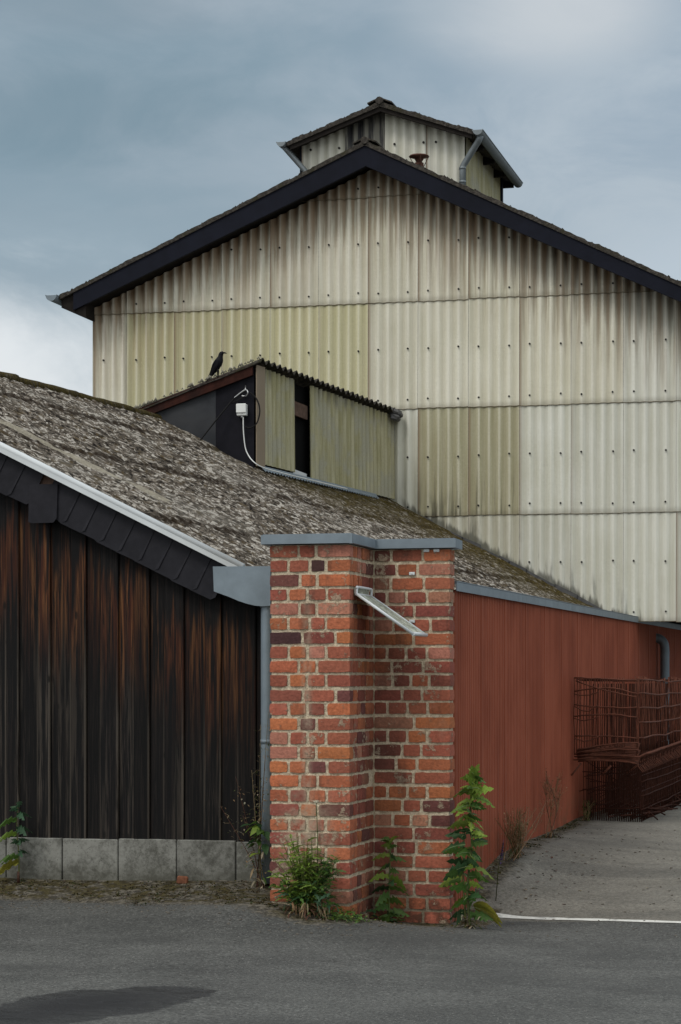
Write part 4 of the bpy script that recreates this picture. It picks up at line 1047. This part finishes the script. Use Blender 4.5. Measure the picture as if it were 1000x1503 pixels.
for k, z in enumerate((.0, .17, .33, .48, .72, .98)):
    z = cz1 - (cz1 - cz0) * z
    b.tube(bent((CX0, CY0 - .02, z), (CX1, CY0 - .02, z + rnd.uniform(-.03, .01)), rnd.uniform(-.03, .05) * (0 < k < 5), 8, .01), .0075, 6)
    if 0 < k < 5:
        b.tube(bent((CX0, CY0 - .03, z - .02), (CX1 * .4 + CX0 * .6, CY0 - .03, z), rnd.uniform(-.06, -.02), 8, .01), .006, 6)
b.tube(bent((CX0 + .02, CY0 - .04, cz1 - .03), (CX1, CY0 - .05, cz1 - .19), -.02), .007, 6)
b.build('cross_bars', M['rust'], cage)
b = MB(); Yq = CY0                                              # long side toward the yard, closely spaced
ns = 62
for k in range(ns):
    y = CY0 + (CY1 - CY0) * (k / ns); b.tube(bent((CX1 + rnd.uniform(-.03, .03), y, cz0 + .05), (CX1 + rnd.uniform(-.02, .02), y + rnd.uniform(-.05, .05), cz1 + .02 * math.sin(y * 2)), 0, 4, .012), .0055, 5)
for z in (0.02, .19, .37, .55, .74):
    b.tube(bent((CX1 + .02, CY0, cz1 - (cz1 - cz0) * z), (CX1 + .03, CY1, cz1 - (cz1 - cz0) * z + .10), -.06, 14, .02), .008, 6)
b.build('side_bars', M['rust'], cage)
b = MB()                                                        # inner meshes of the bundle, seen through the outer ones
for q in range(4):
    xx = CX0 + (CX1 - CX0) * (.2 + .2 * q)
    for k in range(40):
        y = CY0 + .5 + (CY1 - CY0 - .6) * k / 40; b.tube([(xx + rnd.uniform(-.02, .02), y, cz0), (xx + rnd.uniform(-.02, .02), y + .04, cz1 - .06)], .0055, 4)
for k in range(26):
    y = CY0 + .1 + k * .28; b.tube([(CX0, y, cz1 - .02 + rnd.uniform(-.02, .01)), (CX1, y, cz1 - .02 + rnd.uniform(-.02, .01))], .006, 4)
b.build('inner_bars', M['rust_shaded'], cage)
b = MB()                                                        # splayed ends along the lower edge
for k in range(16):
    z = cz0 - .02 + .012 * k; b.tube(bent((CX0 + rnd.uniform(0, .06), CY0 - .05 - .02 * (k % 4), cz0 - .03 + .008 * k), (CX1 + .02, CY0 - .05 + .05 * (k % 5), cz0 - .05 + .014 * k), .02, 6, .008), .008, 6)
for k in range(60):
    y = CY0 + .05 + k * .115; z = cz0 - .02 + .03 * (y - CY0) * .35
    b.tube(bent((CX1 - .04, y, z), (CX1 + .13, y + .16, z + .075), .02, 3, .006), .0085, 6)
    b.tube(bent((CX1 - .02, y, z - .02), (CX1 + .05, y + .05, z - .12), .0, 3, .006), .007, 5)
for (u, y, du, dz) in ((.12, CY0 - .06, -.09, -.11), (.45, CY0 - .06, .10, .09), (.78, CY0 + .2, .14, .10)):
    x = CX0 + (CX1 - CX0) * u; b.tube([(x, y, cz0 - .05 - (.12 if du > 0 else 0)), (x + du, y - .05, cz0 - .06 + dz - (.10 if du > 0 else 0))], .010, 6)
b.build('loose_ends', M['rust'], cage)
low = thing('rebar_stack', 'dark rusty mats of reinforcement steel standing under the upper bundle', 'steel mesh', (CX0, CY0 + .2, .3))
b = MB()
for k in range(26):
    x = CX0 + (CX1 - CX0) * (.10 + .90 * k / 25); zg = gz(x, CY0 + .25); b.tube(bent((x, CY0 + .25, zg), (x + .01, CY0 + .15, cz0), 0, 3, .004), .0052, 5)
for z in (.42, .60, .78): b.tube(bent((CX0 + .05, CY0 + .22, z), (CX1, CY0 + .22, z), -.01, 6, .008), .006, 5)
b.build('front_bars', M['rust_shaded'], low)
b = MB()
for k in range(76):
    y = CY0 + .25 + k * .10; x = CX1 - .02; zg = gz(x, y)
    b.tube(bent((x + .04, y, zg), (x, y + rnd.uniform(-.02, .02), cz0 + .05), 0, 3, .006), .0058, 5)
for z in (.40, .54, .68, .82): b.tube(bent((CX1 + .02, CY0 + .2, z), (CX1 + .02, CY0 + 7.5, z + .05), -.03, 12, .012), .007, 5)
b.build('side_bars', M['rust_shaded'], low)
b = MB()
for q in range(6):
    xx = CX0 + .08 + q * .11
    for k in range(46):
        y = CY0 + .35 + k * .15; b.tube([(xx, y, .22), (xx + rnd.uniform(-.01, .01), y + rnd.uniform(-.02, .02), cz0)], .006, 4)
    for z in (.42, .58, .74): b.tube([(xx, CY0 + .35, z), (xx, CY0 + 7.2, z)], .006, 4)
for k in range(40):
    y = CY0 + .3 + k * .17; b.tube([(CX0, y, rnd.uniform(.4, cz0)), (CX1, y + .1, rnd.uniform(.4, cz0))], .006, 4)
b.build('inner_bars', M['rust_shaded'], low)
b = MB()
for k in range(46):
    y = CY0 - .1 + rnd.uniform(0, 5.); x = rnd.uniform(CX0 + .1, CX1 + .12); a = rnd.uniform(-.5, .5) + (0 if rnd.random() < .6 else 1.2); L = rnd.uniform(.3, .9)
    x2, y2 = min(CX1 + .16, max(CX0, x + L * math.sin(a))), y + L * math.cos(a); b.tube([(x, y, gz(x, y) + rnd.uniform(.01, .16)), (x2, y2, gz(x2, y2) + rnd.uniform(.01, .12))], .008, 5)
tag(b.build('scrap_bars', M['rust_shaded']), 'heap of loose rusty offcut bars on the ground under the mesh bundles', 'scrap steel', kind='stuff')

# ------------------------------------------------------------------ plants
LEAF = {'fresh': (.145, .215, .034), 'mid': (.062, .125, .026), 'deep': (.030, .070, .025), 'blue': (.040, .085, .045), 'yellow': (.20, .19, .03), 'dry': (.21, .16, .09), 'pale': (.28, .25, .18), 'olive': (.06, .075, .02), 'straw': (.23, .145, .075), 'rib': (.20, .27, .12), 'violet': (.10, .06, .16), 'white': (.62, .60, .50), 'stem': (.10, .12, .04), 'redstem': (.10, .045, .03)}
def lc(n, v=.25):
    c = LEAF[n]; k = 1.3 * (1 + rnd.uniform(-v, v)); return (c[0] * k * (1 + rnd.uniform(-.1, .1)), c[1] * k, c[2] * k, 1)
def leaf(mb, base, d, L, Wd, colr, lobes=0, droop=.3, rib=None, roll=0., fold=.25):
    """a blade along d: n cross-sections, lobed outline, drooping"""
    d = Vector(d).normalized(); side = d.cross(Vector((0, 0, 1)))
    side = side.normalized() if side.length > .05 else Vector((1, 0, 0))
    up = side.cross(d).normalized(); side = side * math.cos(roll) + up * math.sin(roll); up = side.cross(d).normalized()
    n = 6 if not lobes else lobes * 2 + 2; rows = []
    for i in range(n + 1):
        t = i / n; wv = Wd * (math.sin(math.pi * min(1, t * .9 + .1)) ** .8) * (1 if not lobes else (1.0 if i % 2 else .42))
        if i == n: wv = .001
        p = Vector(base) + d * (L * t) - Vector((0, 0, 1)) * (droop * L * t * t)
        sk = d * (L * .06 if lobes and i % 2 else 0)
        rows.append([mb.vert(p - side * wv + up * wv * fold - sk, colr), mb.vert(p, colr), mb.vert(p + side * wv + up * wv * fold - sk, colr)])
    for a, b_ in zip(rows, rows[1:]):
        mb.face((a[0], a[1], b_[1], b_[0]), 0, True); mb.face((a[1], a[2], b_[2], b_[1]), 0, True)
    if rib:
        P = [Vector(base) + d * (L * t) - Vector((0, 0, 1)) * (droop * L * t * t) + up * .003 for t in (0, .3, .6, .85)]
        mb.tube(P, [.0045, .0038, .0028, .001], 4, 0, True, rib)
def gp(x, y, dz=0): return Vector((x, y, gz(x, y) + dz))
def stemtube(mb, pts, r0, r1, c): 
    n = len(pts); mb.tube(pts, [r0 + (r1 - r0) * i / (n - 1) for i in range(n)], 6, 0, True, c)

# tall prickly lettuce at the pillar's right corner
bx, by = at_y(691, 1350, 16.40).x, 16.40
pz = gp(bx, by); lt = thing('tall_weed', 'tall leafy green thistle like weed at the right corner of the brick pillar', 'plant', pz)
b = MB(); st = curve([pz, pz + Vector((-.025, 0, .28)), pz + Vector((.015, -.03, .62)), pz + Vector((.005, -.02, .92)), pz + Vector((.035, -.03, 1.12))], 6)
stemtube(b, st, .012, .006, lc('stem')); stemtube(b, curve([pz + Vector((-.04, .02, 0)), pz + Vector((-.06, .02, .4)), pz + Vector((-.05, .02, .75))], 5), .009, .005, lc('stem')); b.build('stem', M['leaf'], lt)
b = MB()
for k in range(84):
    t = .12 + .88 * (k / 84) ** .9; p = st[min(len(st) - 1, int(t * (len(st) - 1)))]; a = k * 2.4 + rnd.uniform(-.4, .4)
    if k % 3 == 2 and t < .7: p = p + Vector((-.055, .02, 0))
    dirx, diry = math.cos(a) + .15, math.sin(a) * .7 - .25
    upz = .1 + 1.1 * max(0, t - .78) / .22 if t > .78 else rnd.uniform(-.1, .35)
    L = (.18 - .02 * t) * rnd.uniform(.55, 1.25); p = p + Vector((rnd.gauss(0, .012), rnd.gauss(0, .012), rnd.gauss(0, .012)))
    cn = rnd.choice(['fresh', 'fresh', 'mid']) if t > .62 else rnd.choice(['mid', 'mid', 'deep', 'fresh'])
    leaf(b, p, (dirx, diry, upz), L, L * rnd.uniform(.20, .32), lc(cn, .4), rnd.choice((2, 3, 4)), rnd.uniform(.1, .6), lc('rib') if k % 2 else None, rnd.choice((-1, 1)) * rnd.uniform(.2, 1.5), rnd.uniform(0, .4))
for k in range(9): leaf(b, st[-1] - Vector((0, 0, .02 * k)), (rnd.uniform(-.7, .7), rnd.uniform(-.6, .0), 1), .14, .040, lc('fresh'), 2, .1, None, rnd.uniform(-1.2, 1.2))
for a in (-.3, .1, .5): leaf(b, pz + Vector((.03, -.03, .16)), (math.cos(a), -.3, -.05 - a * .15), .24, .065, lc('yellow'), 0, .45, lc('rib'), rnd.uniform(.6, 1.1))
b.build('leaves', M['leaf'], lt)
b = MB()
for k in range(60):
    a = rnd.uniform(0, 6.28); p = pz + Vector((rnd.uniform(-.09, .09), rnd.uniform(-.05, .05), rnd.uniform(0, .1))); leaf(b, p, (math.cos(a), math.sin(a), rnd.uniform(-.2, .7)), rnd.uniform(.05, .12), .008, lc(rnd.choice(['dry', 'straw', 'pale', 'olive'])), 0, .6)
b.build('dead_leaves', M['leaf'], lt)

# feathery bush in front of the pillar
bx, by = -4.27, 15.62; pz = gp(bx, by); bu = thing('leafy_bush', 'low feathery yellow green bush at the foot of the pillar front', 'plant', pz)
b = MB(); stm = MB()
for k in range(84):
    a = rnd.uniform(0, 6.28); tp = pz + Vector((math.cos(a) * rnd.uniform(.05, .30), math.sin(a) * rnd.uniform(.02, .14) - .03, rnd.uniform(.16, .60)))
    if abs(tp.x - bx) > .17: tp.z = pz.z + (tp.z - pz.z) * .7
    st = curve([pz + Vector((rnd.uniform(-.10, .10), rnd.uniform(-.03, .04), 0)), pz.lerp(tp, .5) + Vector((0, -.02, .05)), tp], 6); stemtube(stm, st, .005, .002, lc('stem'))
    for q in range(13):
        p = st[int((.2 + .8 * q / 13) * (len(st) - 1))]; an = rnd.uniform(0, 6.28); hi_ = (p.z - pz.z) / .5
        leaf(b, p, (math.cos(an), math.sin(an) - .3, rnd.uniform(-.1, .9)), rnd.uniform(.05, .10), rnd.uniform(.008, .016), lc('fresh' if rnd.random() < hi_ + .3 and bx + .02 > p.x - .08 else rnd.choice(['mid', 'deep', 'mid'])), 2, .3, None, rnd.uniform(-1, 1))
for k in range(40): leaf(b, pz + Vector((rnd.uniform(-.16, .22), rnd.uniform(-.12, .0), rnd.uniform(.02, .16))), (rnd.uniform(-1, 1), rnd.uniform(-1, 0), rnd.uniform(-.2, .6)), rnd.uniform(.08, .14), .016, lc(rnd.choice(['mid', 'deep', 'blue'])), 3, .4, None, rnd.uniform(-1, 1))
stm.build('stems', M['leaf'], bu); b.build('leaves', M['leaf'], bu)
b = MB(); fl = pz + Vector((.075, -.03, .80)); stemtube(b, curve([pz + Vector((.05, -.02, .05)), pz + Vector((.085, -.03, .4)), fl], 8), .005, .003, lc('stem'))
for k in range(46):
    a = rnd.uniform(0, 6.28); r = rnd.uniform(.0, .032); leaf(b, fl + Vector((r * math.cos(a), r * math.sin(a), rnd.uniform(-.005, .012))), (math.cos(a), math.sin(a), .6), .012, .005, lc('white'), 0, .1)
b.build('flower_stalk', M['leaf'], bu)
b = MB()
for k in range(60): leaf(b, pz + Vector((rnd.uniform(-.12, .16), rnd.uniform(-.14, -.02), rnd.uniform(0, .09))), (rnd.uniform(-1, 1), rnd.uniform(-1, 0), rnd.uniform(-.8, .3)), rnd.uniform(.05, .12), .006, lc(rnd.choice(['dry', 'straw', 'redstem'])), 0, .6)
b.build('dead_leaves', M['leaf'], bu)
# creeping weed right of the bush
bx, by = at_y(505, 1352, 15.60).x, 15.60; pz = gp(bx, by); o = thing('creeping_weed', 'flat patch of small leaved green weed creeping over the asphalt right of the bush', 'plant', pz)
b = MB()
for k in range(230):
    u, v = rnd.gauss(0, .085), rnd.gauss(0, .07); p = gp(bx + u, by + v, rnd.uniform(.0, .05)); leaf(b, p, (rnd.uniform(-1, 1), rnd.uniform(-1, .3), rnd.uniform(.0, .8)), rnd.uniform(.02, .05), rnd.uniform(.005, .01), lc(rnd.choice(['mid', 'mid', 'deep', 'fresh'])), 2 if k % 2 else 0, .4, None, rnd.uniform(-1, 1))
b.build('leaves', M['leaf'], o)
b = MB()
for k in range(14):
    a = rnd.uniform(0, 6.28); b.tube([gp(bx, by, .008), gp(bx + .08 * math.cos(a), by + .07 * math.sin(a), .02), gp(bx + .16 * math.cos(a), by + .12 * math.sin(a), .012)], .003, 5, 0, True, lc('stem'))
b.build('stems', M['leaf'], o)
# weed in the re-entrant corner
bx, by = at_y(572, 1345, 16.36).x, 16.36; pz = gp(bx, by); o = thing('corner_weed', 'narrow dark green weed in the inner corner of the stepped pillar', 'plant', pz)
b = MB(); st = curve([pz, pz + Vector((.0, -.01, .25)), pz + Vector((.01, -.02, .50)), pz + Vector((.015, -.02, .62))], 6); stemtube(b, st, .007, .004, lc('stem')); b.build('stem', M['leaf'], o)
b = MB()
for k in range(26):
    t = .05 + .95 * k / 26; p = st[int(t * (len(st) - 1))]; a = k * 2.4; L = .19 if t < .5 else .14
    leaf(b, p, (math.cos(a), math.sin(a) * .6 - .3, rnd.uniform(-.2, .5) if t < .75 else 1.), L * rnd.uniform(.7, 1.1), L * .24, lc(rnd.choice(['mid', 'deep', 'mid', 'fresh'])), 3, .5, None, rnd.choice((-1, 1)) * rnd.uniform(.5, 1.3))
for k in range(16): leaf(b, pz + Vector((rnd.uniform(-.10, .12), rnd.uniform(-.08, .02), rnd.uniform(0, .08))), (rnd.uniform(-1, 1), rnd.uniform(-1, .2), .4), rnd.uniform(.06, .12), .018, lc(rnd.choice(['mid', 'deep', 'blue'])), 2, .4, None, rnd.uniform(-1, 1))
b.build('leaves', M['leaf'], o)
# thistle at the plinth, far left
bx, by = at_y(27, 1287, 16.64).x, 16.64; pz = gp(bx, by); o = thing('young_thistle', 'young blue green thistle standing before the concrete blocks with a yellowing leaf', 'plant', pz)
b = MB(); st = curve([pz, pz + Vector((.005, 0, .2)), pz + Vector((-.01, -.01, .42)), pz + Vector((.0, -.01, .62))], 6); stemtube(b, st, .007, .003, lc('stem')); stemtube(b, [pz, pz + Vector((.0, 0, .09))], .014, .009, lc('redstem')); b.build('stem', M['leaf'], o)
b = MB()
for (t, dx, dz, L, cn) in ((.30, -1, -.15, .22, 'yellow'), (.34, -.8, .2, .17, 'mid'), (.42, .6, .3, .12, 'blue'), (.55, .5, .5, .14, 'blue'), (.62, -.8, .15, .17, 'fresh'), (.70, .9, .35, .17, 'blue'), (.78, -.9, .1, .17, 'mid'), (.85, .8, .35, .14, 'blue'), (.93, -.4, .6, .11, 'blue'), (.99, .3, .9, .11, 'blue'), (.5, -.3, .5, .10, 'blue')):
    p = st[int(t * (len(st) - 1))]
    for r_ in (-.9, .8): leaf(b, p, (dx, -.4 + r_ * .4, dz), L * rnd.uniform(.85, 1.1), L * .27, lc(cn, .15), 3, .5, None, r_)
b.build('leaves', M['leaf'], o)
# dried climber by the downpipe
bx, by = at_y(383, 1290, 16.60).x, 16.58; pz = gp(bx, by); o = thing('dry_weed', 'tall dried seeding weed beside the grey downpipe with a few green leaves at its foot', 'plant', pz)
b = MB(); lf = MB(); gl = MB()
for k, (u, h) in enumerate(((0, 1.25), (.03, 1.02), (-.05, .9), (-.2, .85), (.02, .7), (-.10, .55), (.05, 1.35), (-.28, .62))):
    st = curve([pz + Vector((rnd.uniform(-.04, .04), 0, 0)), pz + Vector((u * .3, -.02, h * .4)), pz + Vector((u + rnd.uniform(-.03, .03), -.03, h))], 10); stemtube(b, st, .0045, .0015, lc('redstem' if k % 2 else 'dry'))
    for q in range(46):
        t = .25 + .75 * rnd.random(); p = st[int(t * (len(st) - 1))] + Vector((rnd.gauss(0, .03), rnd.gauss(0, .015), rnd.gauss(0, .02)))
        leaf(lf, p, (rnd.uniform(-1, 1), rnd.uniform(-1, .5), rnd.uniform(-.3, 1)), rnd.uniform(.012, .04), rnd.uniform(.003, .007), lc(rnd.choice(['pale', 'dry', 'olive', 'straw'])), 0, .3)
        if q % 6 == 0: b.tube([st[int(t * (len(st) - 1))], p], .0015, 4, 0, True, lc('dry'))
for k in range(14): leaf(gl, pz + Vector((rnd.uniform(-.05, .05), -.03, rnd.uniform(.25, .62))), (rnd.uniform(-1, .6), -.6, rnd.uniform(-.4, .4)), rnd.uniform(.06, .13), .028, lc(rnd.choice(['mid', 'deep', 'fresh'])), 0, .4, None, rnd.uniform(-.8, .8))
for k in range(22): leaf(gl, pz + Vector((rnd.uniform(-.05, .06), -.03, rnd.uniform(.0, .4))), (rnd.uniform(-1, 1), -.5, rnd.uniform(-.6, .4)), rnd.uniform(.04, .09), .009, lc(rnd.choice(['pale', 'dry', 'mid'])), 0, .4)
b.build('stems', M['leaf'], o); tag(lf.build('seed_heads', M['leaf'], o), None, None, None, 'stuff'); gl.build('leaves', M['leaf'], o)
# dry growth along the red wall
def drytuft(px, py, h, label, nst, spread, name, cols_, seeds, parts=True):
    Y = at_x(px, py, -3.33).y; pz = gp(-3.30, Y); o = thing(name, label, 'plant', pz); b = MB(); lf = MB()
    for k in range(nst):
        u = rnd.gauss(0, spread); hh = h * rnd.uniform(.55, 1.0)
        st = curve([pz + Vector((rnd.uniform(-.02, .06), rnd.gauss(0, spread * .5), 0)), pz + Vector((.03 + rnd.uniform(-.03, .05), u * .6, hh * .5)), pz + Vector((.03 + rnd.uniform(-.05, .08), u * 1.3, hh))], 6); stemtube(b, st, .004, .0015, lc(rnd.choice(cols_)))
        for q in range(seeds):
            t = .5 + .5 * rnd.random(); p = st[int(t * (len(st) - 1))] + Vector((rnd.gauss(0, .025), rnd.gauss(0, .05), rnd.gauss(0, .03)))
            b.tube([st[int(max(0, t - .12) * (len(st) - 1))], p], .0012, 3, 0, True, lc('straw')); leaf(lf, p, (rnd.uniform(-1, 1), rnd.uniform(-1, 1), rnd.uniform(0, 1)), rnd.uniform(.012, .035), .005, lc(rnd.choice(cols_)), 0, .3)
    b.build('stems', M['leaf'], o); tag(lf.build('seed_heads', M['leaf'], o), None, None, None, 'stuff'); return o
drytuft(748, 1247, .42, 'straw coloured tuft of dried grass at the foot of the red wall', 46, .34, 'dry_grass', ['straw', 'dry', 'olive', 'straw'], 6)
drytuft(800, 1216, .70, 'single tall dried flower stalk with wispy head against the red wall', 5, .17, 'dry_stalk', ['straw', 'redstem'], 34)
drytuft(853, 1198, .22, 'short dry grass tuft at the near corner of the rusty steel mesh', 16, .10, 'dry_grass', ['straw', 'olive', 'mid'], 3)
p = gp(-3.22, at_x(728, 1258, -3.22).y); o = thing('violet_flower', 'slim violet flower spike between the tall green weed and the dried grass', 'flower', p)
b = MB(); tp = p + Vector((.06, 0, .46)); stemtube(b, [p, p + Vector((.02, 0, .25)), tp], .004, .003, lc('olive'))
for k in range(8): leaf(b, p + Vector((.02, 0, .04 + .03 * k)), (rnd.uniform(-1, 1), rnd.uniform(-1, 1), .5), .07, .007, lc('olive'), 0, .4)
b.build('stem', M['leaf'], o); b = MB()
for k in range(60): t = rnd.random(); a = rnd.uniform(0, 6.28); leaf(b, p.lerp(tp, .62 + .42 * t) + Vector((.0, 0, 0)), (math.cos(a), math.sin(a), .7), .025 * (1.2 - t), .007, lc('violet', .4), 0, .2)
b.build('blossom', M['leaf'], o)

# moss and grit on the banks, litter on the yard
b = MB()
for k in range(7600):
    if k < 3000: x, y = rnd.uniform(-7.6, -4.5), rnd.uniform(15.6, 16.74)
    elif k < 3800: x, y = rnd.uniform(-4.7, -3.3), rnd.uniform(15.2, 16.45)
    else: x, y = -3.38 + abs(rnd.gauss(0, .26)), rnd.uniform(17.2, 23.5)
    if X0f - .02 < x < X1f and y > Yf - .03: continue
    if noise.noise((x * 2.2, y * 3, 4)) + rnd.gauss(0, .14) + (bankmask(x, y) - .72) * 1.4 < .12: continue
    cn = rnd.choice(['olive', 'olive', 'yellow', 'dry', 'mid'])
    c = lc(cn); c = (c[0] * .36, c[1] * .30, c[2] * .3, 1)
    for q in range(2): leaf(b, gp(x + rnd.gauss(0, .012), y + rnd.gauss(0, .012), -.002), (rnd.uniform(-1, 1), rnd.uniform(-1, 1), rnd.uniform(.1, .9)), rnd.uniform(.008, .022), rnd.uniform(.004, .008), c, 0, .2)
tag(b.build('moss', M['leaf'], recalc=False), 'brown green moss on the bank below the shed and along the red wall', 'moss', kind='stuff')
b = MB()
def pebble(x, y, r, c=0):
    z = gz(x, y); pts = []
    M_ = Matrix.Rotation(rnd.uniform(0, 6.3), 4, 'Z'); M_.translation = (x, y, z)
    b.box((-r, -r * .8, -r * .4), (r, r * .8, r * .8), c, (0, 0, 0, 1), r * .35, M_, r * .2)
for k in range(620):
    if k < 420: x = rnd.uniform(-7.2, -3.2); y = rnd.gauss(np.interp(x, [-7.2, -6, -5.2, -4.4, -3.9, -3.2], [16.2, 16.1, 15.8, 15.35, 15.4, 16.3]), .22)
    else: x, y = rnd.uniform(-3.4, -1.6), rnd.uniform(15.9, 22)
    if X0f - .05 < x < X1r + .05 and y > Yf - .06 and (x < X1f + .03 or y > Yr - .04): continue
    if y > 16.72 and x < -3.4: continue
    pebble(x, y, rnd.uniform(.004, .011), 0)
tag(b.build('gravel', M['stone'], recalc=False), 'scattered grit and small stones on the asphalt edge', 'gravel', kind='stuff')
b = MB()
for k in range(46):
    x, y = rnd.gauss(-3.0, .28), rnd.uniform(17.0, 19.5); leaf(b, gp(x, y, .004), (rnd.uniform(-1, 1), rnd.uniform(-1, 1), .05), rnd.uniform(.02, .05), rnd.uniform(.006, .014), lc(rnd.choice(['redstem', 'dry', 'redstem'])), 0, .1)
tag(b.build('leaf_litter', M['leaf'], recalc=False), 'dark dead leaf scraps on the yard by the tall weed', 'litter', kind='stuff')
p = at_y(268, 1286, 16.68); b = MB(); M_ = Matrix.Rotation(.4, 4, 'Z'); M_.translation = (p.x, 16.68, gz(p.x, 16.68) + .02)
b.box((-.04, -.03, -.03), (.04, .03, .035), 0, (0, 0, 0, 1), .012, M_, .008); tag(b.build('brick_fragment', M['brick_frag']), 'broken brick fragment lying against the concrete blocks', 'brick piece')
